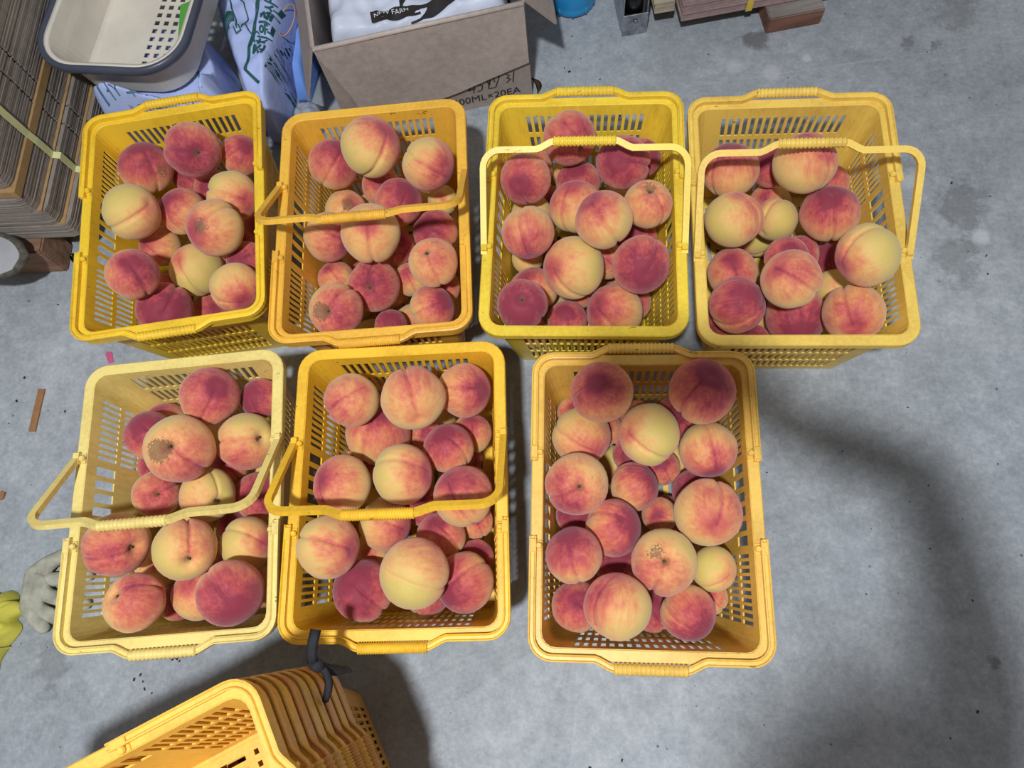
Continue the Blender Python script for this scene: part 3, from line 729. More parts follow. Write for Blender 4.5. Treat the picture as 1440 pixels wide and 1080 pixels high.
(0.023, 0.1277, 0.0399, 0.0332, 1, 0, 0, 0, 0.8, 0, 0, 1, 0, "*"),
(-0.0488, 0.1177, 0.0417, 0.035, 1, 0, 0, 0, 0.56, 0, 0, 1, 0, "*"),
(-0.0024, -0.1005, 0.0418, 0.0354, 1, 0, 0, 0, 0.62, 0, 0, 1, 0, "*"),
(-0.0516, -0.024, 0.0418, 0.0343, 1, 0, 0, 0, 0.83, 0, 0, 1, 0, "*"),
(0.0824, 0.0168, 0.0762, 0.0344, 1, 0, 0, 0, 0.74, 0, 0, 1, 0, "*"),
],
7: [
(-0.056, 0.1459, 0.2351, 0.0435, 0.05, -0.78, 0.61, -0.1, 0.66, -0, -0, -1, 0, "rusty peach with a soft crease"),
(0.0789, 0.145, 0.242, 0.0452, 0.16, 0.9, -0.4, -0.01, 0.8, 0, 0, -1, 0, "plum brown peach with a pointed side"),
(0.0087, 0.0937, 0.2061, 0.0438, 0.11, 0.87, 0.23, 0.42, 0.2, -0.02, -0.03, -1, 0, "pale yellow peach with a purple spot"),
(-0.0844, 0.0995, 0.1663, 0.0434, 0.03, -0.53, 0.73, 0.42, 0.4, -0, 0, -1, 2, "ochre peach shaded by its neighbour"),
(-0.0908, 0.0205, 0.2176, 0.0434, 0.53, 0.14, -0.1, 0.83, 0.62, -0.15, 0.69, 0.71, 1, "pink and buff peach with its stem in view"),
(-0.0082, 0.0301, 0.1442, 0.0359, 0.52, 0.36, -0.77, 0.03, 0.8, -0, 0, -1, 2, "rose red peach with a sideways seam"),
(0.0906, 0.0742, 0.1931, 0.0406, 0.05, 0.08, -0.8, -0.59, 0.62, 0, 0, -1, 2, "orange red peach with a straight red seam"),
(0.0851, -0.0132, 0.1955, 0.0463, 0.1, -0.13, -0.95, -0.27, 0.44, -0.08, 0.57, -0.82, 0, "green gold peach with a dark tip"),
(-0.041, -0.0326, 0.1747, 0.0404, 0.4, 0.45, -0.75, -0.29, 0.86, 0, 0, -1, 2, "smooth crimson peach on top of the heap"),
(0.0232, -0.0795, 0.2055, 0.044, 0.2, -0.02, -0.04, 0.98, 0.44, 0.09, 0.71, 0.7, 1, "pale orange peach with stem and a grey scar", 0.37, -0.15, 0.92, 0.985),
(-0.0956, -0.0736, 0.2158, 0.0386, 0.4, 0.91, 0.07, 0.11, 0.8, -0, 0, -1, 2, "magenta peach with a deep groove"),
(-0.04, -0.1378, 0.2275, 0.044, 0.55, 0.74, -0.34, 0.19, 0.5, -0.24, 0.86, -0.46, 2, "russet peach with a yellow band"),
(0.0575, -0.143, 0.1656, 0.0378, 0.01, -0.53, 0.69, 0.49, 0.82, 0, 0, -1, 2, "brick red peach with two lobes"),
(0.0953, -0.0841, 0.1577, 0.0317, 0.02, -0.89, 0.32, 0.33, 0.12, 0, -0, -1, 2, "lemon yellow peach by the side slots"),
(-0.0922, -0.1373, 0.165, 0.035, 0.08, 0.94, 0.34, -0.06, 0.72, 0, 0, -1, 0, "orange red peach low by the end wall"),
(-0.0002, 0.147, 0.1005, 0.0265, 0.05, -0.97, -0.22, -0.07, 0.52, -0, -0, -1, 2, ""),
(-0.0956, 0.149, 0.115, 0.0262, 0.03, -0.97, -0.23, -0.02, 0.5, 0, -0, -1, 2, ""),
(0.0383, 0.067, 0.1005, 0.0265, 0, -0.97, -0.23, -0.06, 0.64, -0, -0, -1, 2, ""),
(0.0822, 0.0277, 0.118, 0.0345, 0.04, 0.97, 0.22, 0.09, 0.88, 0, 0, -1, 2, ""),
(0.0297, -0.0051, 0.1084, 0.0264, 0.02, 0.85, 0.52, 0.13, 0.5, 0, 0, -1, 2, ""),
(-0.0325, -0.0785, 0.115, 0.0345, 0.07, 0.97, 0.24, 0.03, 0.8, -0, -0, -1, 2, ""),
(0.0147, -0.1411, 0.1128, 0.0297, 0.1, 0.97, 0.24, 0.03, 0.78, -0, 0, -1, 2, ""),
(-0.0106, 0.0878, 0.0952, 0.0266, 0.07, -0.92, -0.38, -0.07, 0.76, -0, 0, -1, 2, ""),
(-0.0474, 0.1238, 0.1111, 0.0268, 0.03, -0.97, -0.23, -0.04, 0.5, 0, 0, -1, 2, ""),
(0.0587, 0.1406, 0.1173, 0.0345, 0.03, -0.92, -0.37, -0.08, 0.8, -0, -0, -1, 2, ""),
(-0.0905, -0.008, 0.1264, 0.0325, 0.02, -0.85, -0.53, -0.08, 0.84, 0, 0, -1, 2, "red peach wedged along the side wall"),
(0.095, -0.119, 0.1108, 0.0262, 0.03, 0.92, 0.39, 0.08, 0.4, -0, -0, -1, 2, ""),
(0.0467, 0.0021, 0.0393, 0.0331, 1, 0, 0, 0, 0.8, 0, 0, 1, 0, "*"),
(-0.0375, 0.0829, 0.0393, 0.0332, 1, 0, 0, 0, 0.33, 0, 0, 1, 0, "*"),
(-0.0602, -0.1215, 0.0394, 0.0333, 1, 0, 0, 0, 0.81, 0, 0, 1, 0, "*"),
(0.0694, -0.0978, 0.0395, 0.0335, 1, 0, 0, 0, 0.58, 0, 0, 1, 0, "*"),
(-0.039, 0.0074, 0.0402, 0.0334, 1, 0, 0, 0, 0.47, 0, 0, 1, 0, "*"),
(0.0582, 0.0897, 0.0407, 0.0343, 1, 0, 0, 0, 0.32, 0, 0, 1, 0, "*"),
(-0.0015, -0.0536, 0.041, 0.0348, 1, 0, 0, 0, 0.48, 0, 0, 1, 0, "*"),
(-0.0755, -0.0516, 0.0597, 0.0345, 1, 0, 0, 0, 0.54, 0, 0, 1, 0, "*"),
(-0.0793, 0.0453, 0.0835, 0.0338, 1, 0, 0, 0, 0.69, 0, 0, 1, 0, "*"),
],
}
# ------------------------------------------------------------------ peaches
def peach_mesh(variant, dimple):
    """unit peach: stem basin at +z, seam on the +y side, tip at -z"""
    rnd = random.Random(variant * 7 + dimple)
    off = Vector((rnd.uniform(0, 50), rnd.uniform(0, 50), 0))
    NP, NTH = 44, 26
    phis = []
    for i in range(NP):
        a = i / NP * 2 * PI
        phis.append(PI / 2 + a - .55 * math.sin(a) * 1.0)   # denser near the seam at +y
    d_seam = rnd.uniform(.075, .11)
    bm = bmesh.new(); rows = []
    def rad(th, ph):
        dp = (ph - PI / 2 + PI) % (2 * PI) - PI
        s = math.sin(th)
        r = .985
        stem = {0: .10, 1: .34, 2: .06}[dimple]
        r -= stem * math.exp(-(th / .24) ** 2)
        r -= {0: .10, 1: .02, 2: .0}[dimple] * math.exp(-((PI - th) / .16) ** 2)
        if dimple == 0: r += .02 * math.exp(-((PI - th) / .4) ** 2)
        lat = abs(dp) * max(s, .15)
        g = d_seam * (1.0 if dimple != 2 else .7)
        r -= g * math.exp(-(lat / .062) ** 2) * min(1, s * 1.6)
        r += .035 * math.exp(-((lat - .45) / .3) ** 2) * s
        v = Vector((s * math.cos(ph), s * math.sin(ph), math.cos(th)))
        r += .032 * noise.noise(v * 1.3 + off) + .010 * noise.noise(v * 3.1 + off)
        return r, v
    for i in range(1, NTH):
        th = PI * i / NTH
        row = []
        for ph in phis:
            r, v = rad(th, ph); q = v * r; q.z *= .95
            row.append(bm.verts.new(q))
        rows.append(row)
    r, v = rad(0.0001, 0); top = bm.verts.new((0, 0, r * .95))
    r, v = rad(PI - .0001, 0); bot = bm.verts.new((0, 0, -r * .95))
    for i in range(len(rows) - 1):
        for k in range(NP):
            bm.faces.new((rows[i][k], rows[i + 1][k], rows[i + 1][(k + 1) % NP], rows[i][(k + 1) % NP]))
    for k in range(NP):
        bm.faces.new((top, rows[0][k], rows[0][(k + 1) % NP]))
        bm.faces.new((bot, rows[-1][(k + 1) % NP], rows[-1][k]))
    return bm_mesh('peach_fruit', bm, smooth=True)
PEACH_ME = {(k, v): peach_mesh(v, k) for k in range(3) for v in range(4)}
bm = bmesh.new()
add_tube(bm, [(0, 0, .50), (.01, .0, .60), (.03, .01, .70), (.04, .02, .735)], [.075, .05, .045, .05], 8)
ME_STEM = bm_mesh('peach_stem', bm, smooth=True)

def tone_word(v):
    return 'yellow' if v < .3 else 'orange' if v < .68 else 'red'
cnt = 0; seen = set()
for b, rows in PEACHES.items():
    bx, by, rz = BASKETS[b][:3]
    RZ = Matrix.Rotation(rz, 4, 'Z')
    for row in rows:
        x, y, z, r, qw, qx, qy, qz, tone, ux, uy, uz, kind, desc = row[:14]
        rnd = random.Random(cnt * 13 + 5); cnt += 1
        q = Quaternion((qw, qx, qy, qz)).normalized()
        if desc == '*': q = Euler((rnd.uniform(0, 6), rnd.uniform(0, 6), rnd.uniform(0, 6))).to_quaternion(); kind = 2
        o = link('peach', PEACH_ME[(kind, rnd.randrange(4))], M_PEACH)
        p = RZ @ Vector((x, y, z)) + Vector((bx, by, 0))
        o.matrix_world = Matrix.Translation(p) @ RZ @ q.to_matrix().to_4x4() @ Matrix.Scale(r, 4)
        o['tone'] = float(tone); o['blush'] = (float(ux), float(uy), float(uz))
        if len(row) > 14:
            o['scar'] = tuple(float(k) for k in row[14:17]); o['scar_size'] = float(row[17])
        else:
            o['scar'] = (0.0, 0.0, 0.0); o['scar_size'] = 0.0
        if desc == '*': lab = 'peach at the bottom, under the whole heap, ' + WHERE[b]
        elif desc == '':
            near = sorted((q for q in rows if q[13] not in ('', '*')), key=lambda q: (q[0] - x) ** 2 + (q[1] - y) ** 2)
            for q in near:
                lab = 'buried %s peach below the %s peach %s' % (tone_word(tone), q[13].split(' peach')[0], WHERE[b])
                if lab not in seen: break
            seen.add(lab)
        else: lab = desc + ' ' + WHERE[b]
        tag(o, lab, 'peach', 'peaches heaped ' + WHERE[b])
        if kind == 1: link('stem', ME_STEM, M_STEM, o)
# ------------------------------------------------------------------ text and print
def text_mesh(body, size, mapper, bold=0.0):
    cu = bpy.data.curves.new('print', 'FONT'); cu.body = body; cu.size = size; cu.align_x = 'CENTER'; cu.align_y = 'CENTER'
    cu.resolution_u = 3; cu.offset = bold
    o = bpy.data.objects.new('print_tmp', cu); COL.objects.link(o)
    dg = bpy.context.evaluated_depsgraph_get()
    me = bpy.data.meshes.new_from_object(o.evaluated_get(dg))
    bpy.data.objects.remove(o); bpy.data.curves.remove(cu)
    bm = bmesh.new(); bm.from_mesh(me); bpy.data.meshes.remove(me)
    bmesh.ops.triangulate(bm, faces=bm.faces)
    bmesh.ops.subdivide_edges(bm, edges=[e for e in bm.edges if e.calc_length() > size * .25], cuts=2)
    for v in bm.verts: v.co = mapper(v.co.x, v.co.y)
    return bm_mesh('print', bm, recalc=False)

def stroke_mesh(lines, w, mapper):
    """flat ribbons along 2D polylines, laid on a surface"""
    bm = bmesh.new()
    for pts in lines:
        P2 = [Vector(p) for p in pts]; L = []
        for i, p in enumerate(P2):
            d = (P2[min(i + 1, len(P2) - 1)] - P2[max(i - 1, 0)]).normalized(); n = Vector((-d.y, d.x)) * w / 2
            L.append((bm.verts.new(mapper(*(p + n))), bm.verts.new(mapper(*(p - n)))))
        for i in range(len(L) - 1): bm.faces.new((L[i][0], L[i][1], L[i + 1][1], L[i + 1][0]))
    return bm_mesh('strokes', bm, recalc=False)

def dense(pts, n=6):
    out = []
    for i in range(len(pts) - 1):
        for k in range(n):
            f = k / n; out.append((pts[i][0] * (1 - f) + pts[i + 1][0] * f, pts[i][1] * (1 - f) + pts[i + 1][1] * f))
    return out + [pts[-1]]

# ------------------------------------------------------------------ crumpled plastic bags
class Pillow:
    """lumpy bag: four ground corners (sw, se, ne, nw), a top height per corner, creases"""
    dent = None; freq = 9.0
    def __init__(s, corners, tops, seed=0, crease=.012, n=60, power=10, base=0.0, lean=0.0):
        s.c = [Vector(c) for c in corners]; s.t = tops; s.seed = seed; s.cr = crease; s.n = n; s.p = power; s.base = base
    def at(s, u, v, lift=0.0):
        sw, se, ne, nw = s.c
        xy = (sw * (1 - u) + se * u) * (1 - v) + (nw * (1 - u) + ne * u) * v
        tz = (s.t[0] * (1 - u) + s.t[1] * u) * (1 - v) + (s.t[3] * (1 - u) + s.t[2] * u) * v
        e = max(0, 1 - abs(2 * u - 1) ** s.p) * max(0, 1 - abs(2 * v - 1) ** s.p)
        e = e ** .5
        q = Vector((xy.x * s.freq + s.seed * 3.1, xy.y * s.freq, s.seed * 1.7))
        a = 1 - abs(noise.noise(q * 1.1)) * 2.4
        b = 1 - abs(noise.noise(Vector((q.x * 2.2 + q.y * 1.4, q.y * .7, s.seed)))) * 2.2
        c = noise.noise(q * .6) + .35 * (1 - 2.5 * abs(noise.noise(Vector((q.x * 1.9 - q.y * 2.6, q.y * .9 + q.x * .5, s.seed + 5)))))
        h = s.base + (tz + s.cr * (a * .5 + b * .5) * e + s.cr * 1.5 * c) * e
        if s.dent:
            cx, cy, rz, hx, hy, zz = s.dent
            lx = (xy.x - cx) * math.cos(rz) + (xy.y - cy) * math.sin(rz); ly = -(xy.x - cx) * math.sin(rz) + (xy.y - cy) * math.cos(rz)
            k = min(1, max(0, (hx + .004 - abs(lx)) / .016)) * min(1, max(0, (hy + .004 - abs(ly)) / .016))
            h = h * (1 - k) + min(h, zz) * k
        jx = noise.noise(q * 1.6 + Vector((9, 0, 0))) * s.cr * (1 - e) ; jy = noise.noise(q * 1.6 + Vector((0, 9, 0))) * s.cr * (1 - e)
        return Vector((xy.x + jx, xy.y + jy, max(s.base + .001, h) + lift))
    def mesh(s, name):
        bm = bmesh.new(); n = s.n
        def warp(i):
            f = i / n; return .5 - .5 * math.cos(PI * f) * (0.55 + .45 * abs(math.cos(PI * f)))
        g = [[bm.verts.new(s.at(warp(i), warp(j))) for j in range(n + 1)] for i in range(n + 1)]
        for i in range(n):
            for j in range(n): bm.faces.new((g[i][j], g[i + 1][j], g[i + 1][j + 1], g[i][j + 1]))
        rim = [g[i][0] for i in range(n)] + [g[n][j] for j in range(n)] + [g[i][n] for i in range(n, 0, -1)] + [g[0][j] for j in range(n, 0, -1)]
        try: bm.faces.new(rim[::-1])
        except ValueError: pass
        return bm_mesh(name, bm, smooth=True)

# bag under the cream basket
pa = Pillow([(-.852, .858), (-.592, .870), (-.690, 1.10), (-.880, 1.07)], (.285, .255, .17, .18), 3, .010, 90, 5)
CBX, CBY, CBR = -.764, 1.052, math.radians(-7)
pa.freq = 13.0; pa.dent = (CBX, CBY, CBR, .140, .166, .150)
ba = empty('plastic_bag', (-.73, .95, 0))
tag(ba, 'blue white printed plastic bag lying under the cream basket', 'plastic bag', 'printed plastic bags')
def under(o, par):
    o.parent = par; o.matrix_parent_inverse = Matrix.Translation(par.location).inverted(); return o
under(link('film', pa.mesh('bag_film'), M_BAGBLUE), ba)
def map_a(cx, cy, ang, su=4.0, sv=6.0, lift=.0018):
    ca, sa = math.cos(ang), math.sin(ang)
    return lambda x, y: pa.at(cx + (x * ca - y * sa) * su, cy + (x * sa + y * ca) * sv, lift)
under(link('print', text_mesh('조치원축산', .034, map_a(.50, .105, PI + .04, 3.6, 2.0)), M_PALEINK), ba)
under(link('print', text_mesh('직영점 · 위생도계판매', .017, map_a(.58, .045, PI + .02, 3.6, 1.6)), M_PALEINK), ba)
under(link('print_border', stroke_mesh([dense([(.17, .06), (.15, .34), (.55, .38)], 10), dense([(.86, .05), (.80, .62)], 12)], .022, lambda x, y: pa.at(x, y, .0016)), M_PALEINK), ba)

# larger bag with the rooster print
pb = Pillow([(-.585, .905), (-.556, .900), (-.520, 1.30), (-.730, 1.25)], (.125, .135, .14, .125), 8, .013, 70, 8)
pb.freq = 9.0
bb = empty('plastic_bag', (-.58, 1.08, 0))
tag(bb, 'blue white plastic bag with green rooster print and lettering', 'plastic bag', 'printed plastic bags')
under(link('film', pb.mesh('bag_film'), M_BAGBLUE), bb)
def lay_b(sx, sy, ang, cx, cy, lift=.002):
    ca, sa = math.cos(ang), math.sin(ang)
    sw, se, ne, nw = pb.c
    def f(x, y):
        X, Y = cx + x * ca - y * sa, cy + x * sa + y * ca          # world xy wanted
        u, v = .5, .5
        for _ in range(12):                                       # invert the bilinear patch
            q = (sw * (1 - u) + se * u) * (1 - v) + (nw * (1 - u) + ne * u) * v
            du = (se - sw) * (1 - v) + (ne - nw) * v; dv = (nw - sw) * (1 - u) + (ne - se) * u
            det = du.x * dv.y - du.y * dv.x; ex, ey = X - q.x, Y - q.y
            u += (ex * dv.y - ey * dv.x) / det; v += (du.x * ey - du.y * ex) / det
        return pb.at(min(max(u, .0), 1), min(max(v, .0), 1), lift)
    return f
tb = math.radians(82)
under(link('print', text_mesh('조치원축산', .0275, lay_b(1, 1, tb, -.560, 1.067, .003), .0007), M_GREENINK), bb)
under(link('print', text_mesh('직영점 · 위생도계판매 · 주', .0125, lay_b(1, 1, tb, -.541, 1.045, .003), .0002), M_GREENINK), bb)
flat_b = lay_b(1, 1, 0, 0, 0, .0025)
under(link('print_border', stroke_mesh([dense([(-.570, 1.20), (-.592, .975), (-.566, .950)], 24)], .0055, flat_b), M_GREENINK), bb)
# rooster drawn in green: tail fan, back, neck, legs
fan = [[(-.632 + .023 * (1 - .09 * k) * math.cos(PI * (.35 + .10 * i)) + .0012 * k, 1.076 + .021 * (1 - .09 * k) * math.sin(PI * (.35 + .10 * i)) - .0006 * k) for i in range(10)] for k in range(8)]
under(link('rooster_print', stroke_mesh(fan, .0019, flat_b), M_GREENINK), bb)
body = [dense([(-.612, 1.060), (-.618, 1.085), (-.628, 1.110), (-.636, 1.140)], 6), dense([(-.604, 1.062), (-.598, 1.090), (-.604, 1.118), (-.624, 1.140)], 6), dense([(-.600, 1.075), (-.592, 1.060), (-.582, 1.048)], 5),
        dense([(-.586, 1.054), (-.578, 1.062), (-.574, 1.056)], 4), dense([(-.584, 1.048), (-.580, 1.036)], 4), dense([(-.618, 1.062), (-.612, 1.048), (-.604, 1.056), (-.610, 1.068)], 4)]
under(link('rooster_print', stroke_mesh(body, .0024, flat_b), M_GREENINK), bb)

# deep blue bag flank and the loose milky film on the floor
pc = Pillow([(-.536, 1.00), (-.512, 1.00), (-.478, 1.24), (-.506, 1.24)], (.09, .07, .09, .10), 15, .010, 40, 4)
o = link('plastic_bag', pc.mesh('bag_film'), M_BAGBLUE2)
tag(o, 'plain bright blue plastic bag squeezed beside the carton flap', 'plastic bag')
pd = Pillow([(-.540, .872), (-.480, .862), (-.482, .985), (-.534, .985)], (.035, .03, .04, .05), 21, .016, 40, 4)
pd.freq = 20.0
o = link('plastic_film', pd.mesh('loose_film'), M_BAGCLEAR)
tag(o, 'crumpled milky plastic film on floor below the blue bags', 'plastic film')
bm = bmesh.new()
add_tube(bm, [Vector((-.530 + .020 * math.cos(a), 1.10 + .036 * math.sin(a), .118 + .012 * math.cos(a))) for a in [k / 24 * 2 * PI for k in range(25)]], .0013, 6, False)
tag(link('rubber_band', bm_mesh('rubber_band', bm, True), M_RUBBERBAND), 'thin tan rubber band loop on the blue bag', 'rubber band')

# ------------------------------------------------------------------ cream basket
cb = empty('storage_basket', (CBX, CBY, .160), CBR)
tag(cb, 'cream plastic basket with slate rim resting on printed bags', 'basket')
def cream_body():
    bm = bmesh.new()
    levels = [(0.0, .070, .096, .030), (0.0, .104, .130, .056), (.004, .108, .134, .060), (.03, .112, .138, .062), (.052, .115, .142, .063), (.066, .118, .145, .064), (.086, .121, .149, .064)]
    rings = [[bm.verts.new((x, y, z)) for x, y in rr_ring(hx, hy, rc, 8)] for z, hx, hy, rc in levels]
    n = len(rings[0])
    for a, b in zip(rings, rings[1:]):
        for k in range(n):
            bm.faces.new((a[k], a[(k + 1) % n], b[(k + 1) % n], b[k]))
    gx = [(-3 + i) * .0185 for i in range(7)]; gy = [(-4 + i) * .0185 for i in range(9)]
    xs = sorted([-.0695, .0695] + [g + s * .0050 for g in gx for s in (-1, 1)])
    ys = sorted([-.0955, .0955] + [g + s * .0050 for g in gy for s in (-1, 1)])
    V = {}
    def gv(i, j):
        if (i, j) not in V: V[(i, j)] = bm.verts.new((xs[i], ys[j], .0003))
        return V[(i, j)]
    for i in range(len(xs) - 1):
        for j in range(len(ys) - 1):
            mx, my = (xs[i] + xs[i + 1]) / 2, (ys[j] + ys[j + 1]) / 2
            if mx > -.01 and any(abs(mx - g) < .002 for g in gx) and any(abs(my - g) < .002 for g in gy): continue
            bm.faces.new((gv(i, j), gv(i + 1, j), gv(i + 1, j + 1), gv(i, j + 1)))
    bmesh.ops.recalc_face_normals(bm, faces=bm.faces)
    bm.normal_update()
    bmesh.ops.solidify(bm, geom=bm.faces[:], thickness=-.0016)
    return bm_mesh('cream_body', bm, smooth=False, recalc=False)
link('body', cream_body(), M_CREAM, cb)
bm = bmesh.new(); ring_sweep(bm, .121, .149, .064, [(0, .082), (.0, .090), (.008, .091), (.009, .082)], 10)
link('rim', bm_mesh('cream_rim', bm, True), M_CREAM, cb)
bm = bmesh.new(); ring_sweep(bm, .130, .158, .072, [(-.001, .080), (-.001, .092), (.003, .095), (.008, .094), (.010, .086), (.007, .079)], 10)
link('rim_band', bm_mesh('cream_band', bm, True), M_DARKRIM, cb)
bm = bmesh.new()
add_prism(bm, [(0, 0), (.028, .006), (.010, -.112)], 0, .0015)
gc = link('green_card', bm_mesh('green_card', bm), M_GREENCARD)
gc.location = (-.715, 1.10, .170); gc.rotation_euler = (0, math.radians(-8), 0)
tag(gc, 'green paper card lying inside the cream basket', 'card')

# ------------------------------------------------------------------ flattened carton stack on its pallet
XE, YS = -.889, .670
cs = empty('cardboard_stack', (-1.1, .95, .082))
tag(cs, 'tall stack of flattened corrugated boxes tied with pale strap', 'cardboard')
LAY = [(.082, .121, 0, 0), (.1225, .166, -.013, .002), (.1675, .208, -.025, .001), (.2265, .36, -.028, .011), (.378, .52, -.022, .006)]
XW, YN = -1.45, 1.40
def sheet_block(z0, z1, dx, dy, seed):
    rnd = random.Random(seed); bm = bmesh.new(); z = z0
    while z + .0026 <= z1 + .0004:
        e = XE + dx + rnd.uniform(-.0009, .0009); s = YS + dy + rnd.uniform(-.0009, .0009)
        n1 = .852 + rnd.uniform(-.0016, .0016); n2 = .890 + rnd.uniform(-.0016, .0016)
        add_prism(bm, [(XW, s), (e - .016, s), (e - .004, s + .004), (e, s + .016), (e, n1), (e - .010, n1 + .001), (e - .010, n1 + .004), (e, n1 + .005),
                       (e, n2), (e - .010, n2 + .001), (e - .010, n2 + .004), (e, n2 + .005), (e, YN), (XW, YN)], z, z + .0023)
        z += .0030
    return bm_mesh('sheets', bm)
for i, (z0, z1, dx, dy) in enumerate(LAY):
    o = under(link('sheets', sheet_block(z0, z1, dx, dy, i), M_SHEET), cs); tag(o, kind='stuff')
for z0, z1, dx in ((.1195, .1225, -.010), (.1655, .1675, -.021), (.2085, .2255, -.026), (.359, .377, -.022)):
    bm = bmesh.new(); add_box(bm, XW, XE + dx + .002, YS + .004, YN, z0 + .0006, z1 - .0004)
    under(link('liner', bm_mesh('liner', bm), M_LINER), cs)
bm = bmesh.new()
path = [(XE + .0025, .080), (XE + .0025, .119), (XE - .009, .123), (XE - .0095, .164), (XE - .021, .168), (XE - .0215, .207), (XE - .0235, .228), (XE - .0245, .36), (XE - .019, .38), (XE - .019, .523)]
pr = None
for k, (x, z) in enumerate(path):
    ring = [bm.verts.new((x + a, .780 + b, z)) for a, b in ((0, 0), (.0014, 0), (.0014, .013), (0, .013))]
    if pr:
        for q in range(4): bm.faces.new((pr[q], pr[(q + 1) % 4], ring[(q + 1) % 4], ring[q]))
    pr = ring
under(link('strap', bm_mesh('strap', bm), M_STRAP), cs)
pl = empty('pallet', (-1.2, .75, 0)); tag(pl, 'rough pine pallet timbers under the tall cardboard stack', 'pallet')
def timber(name, m, par, x0, x1, y0, y1, z0, z1, rz=0, bev=.003):
    bm = bmesh.new(); add_box(bm, -(x1 - x0) / 2, (x1 - x0) / 2, -(y1 - y0) / 2, (y1 - y0) / 2, -(z1 - z0) / 2, (z1 - z0) / 2)
    bmesh.ops.bevel(bm, geom=bm.edges[:], offset=bev, segments=2, affect='EDGES')
    o = link(name, bm_mesh(name, bm), m); o.location = ((x0 + x1) / 2, (y0 + y1) / 2, (z0 + z1) / 2); o.rotation_euler = (0, 0, rz)
    if par: o.parent = par; o.location = o.location - par.location
    return o
timber('bearer', M_WOOD, pl, -1.45, -.968, .638, .696, 0, .080, .02)
timber('bearer', M_WOOD, pl, -1.45, -.935, .80, .90, 0, .060)
timber('block', M_WOODGREY, pl, -.962, -.915, .755, .79, 0, .080)
timber('deck_board', M_WOOD, pl, -1.45, -.93, .70, 1.35, .061, .080)
# log slice
bm = bmesh.new(); rnd = random.Random(4); N = 36; rings = []
for r, h in ((.048, 0), (.058, .003), (.065, .012), (.067, .022), (.063, .028), (.057, .031), (.03, .031)):
    rings.append([bm.verts.new((math.cos(2 * PI * k / N) * r * 1.2 * (1 + .07 * noise.noise(Vector((k * .55, h * 60, 2)))), math.sin(2 * PI * k / N) * r * .70 * (1 + .07 * noise.noise(Vector((k * .55, h * 60, 2)))), h)) for k in range(N)])
for a, b in zip(rings, rings[1:]):
    for k in range(N): bm.faces.new((a[k], a[(k + 1) % N], b[(k + 1) % N], b[k]))
bm.faces.new(rings[0][::-1]); bm.faces.new(rings[-1])
for f in bm.faces: f.material_index = 1 if f.calc_center_median().z > .0305 else 0
me = bm_mesh('log_slice', bm, True); me.materials.append(M_BARK); me.materials.append(M_LOGTOP)
o = link('log_slice', me); o.location = (-1.050, .625, .104); o.rotation_euler = (.42, .22, .1)
tag(o, 'grey weathered log slice with rough bark resting on the pallet timber', 'log')

# ------------------------------------------------------------------ open carton
CR = math.radians(10.8); CW, CD, CH, TH = .366, .27, .235, .004
ct = empty('carton', (-.064, .988, 0), CR)      # front right corner is the origin
tag(ct, 'open cardboard carton holding white plastic, printed 20EA on its side', 'carton')
def board(name, pts, material, loc=(0, 0, 0), rot=(0, 0, 0), th=TH):
    bm = bmesh.new(); add_prism(bm, pts, -th / 2, th / 2)
    o = link(name, bm_mesh(name, bm), material, ct); o.location = loc; o.rotation_euler = rot; return o
def wall(name, x0, x1, y0, y1, z0, z1):
    bm = bmesh.new(); add_box(bm, x0, x1, y0, y1, z0, z1); return link(name, bm_mesh(name, bm), M_KRAFT, ct)
wall('side_panel', -CW, 0, 0, TH, 0, CH)
wall('side_panel', -CW, 0, CD - TH, CD, 0, CH)
wall('side_panel', -TH, 0, TH + .0005, CD - TH - .0005, 0, CH)
wall('side_panel', -CW, -CW + TH, TH + .0005, CD - TH - .0005, 0, CH)
wall('base_panel', -CW + TH + .0005, -TH - .0005, TH + .0005, CD - TH - .0005, .0005, TH)
# front flap folded down over the printed face: its lower edge is cut on the slant
fl = [(-CW, 0), (-.002, 0), (-.002, -.134), (-.07, -.152), (-.14, -.172), (-.20, -.184), (-CW + .045, -.205), (-CW + .03, -.12)]
board('flap', fl, M_KRAFT_IN, (0, -.0035, CH), (math.radians(90 - .8), 0, 0))
bm = bmesh.new(); add_tube(bm, [(-CW + .002, -.002, CH - .001), (-CW / 2, -.003, CH + .001), (-.002, -.002, CH - .001)], .0045, 8)
link('fold', bm_mesh('fold', bm, True), M_KRAFT_IN, ct)
# right flap sticks out, left flap hangs down
board('flap', [(0, .004), (0, CD - .005), (.12, CD - .005), (.085, .004)], M_KRAFT, (.001, 0, CH - .001), (0, math.radians(52), 0))
board('flap', [(0, .004), (0, CD - .005), (-.13, CD - .005), (-.13, .004)], M_KRAFT, (-CW - .001, 0, CH - .001), (0, math.radians(-68), 0))
board('flap', [(-CW + .003, 0), (-.003, 0), (-.003, .13), (-CW + .003, .13)], M_KRAFT, (0, CD + .002, CH), (math.radians(-50), 0, 0))
fm = lambda cx, cz, s=1: (lambda x, y: Vector((cx + x * s, -.0012, cz + y * s)))
link('print', text_mesh('500ML×20EA', .0245, fm(-.090, .027)), M_INK, ct)
hand = [dense([(-.075, .030), (-.095, -.005), (-.072, .0)], 4), dense([(-.072, .024), (-.080, -.018)], 4), dense([(-.045, .03), (-.062, .028), (-.064, .012), (-.050, .006), (-.054, -.012), (-.068, -.016)], 3),
        dense([(-.036, .03), (-.030, .0), (-.020, .045), (-.012, .01)], 4), dense([(-.026, .02), (-.034, -.012), (-.012, -.014), (.004, .03)], 4), dense([(.022, .032), (.034, .024), (.024, .016), (.036, .008), (.022, -.004)], 4), dense([(.048, .036), (.044, .012), (.042, -.008)], 4)]
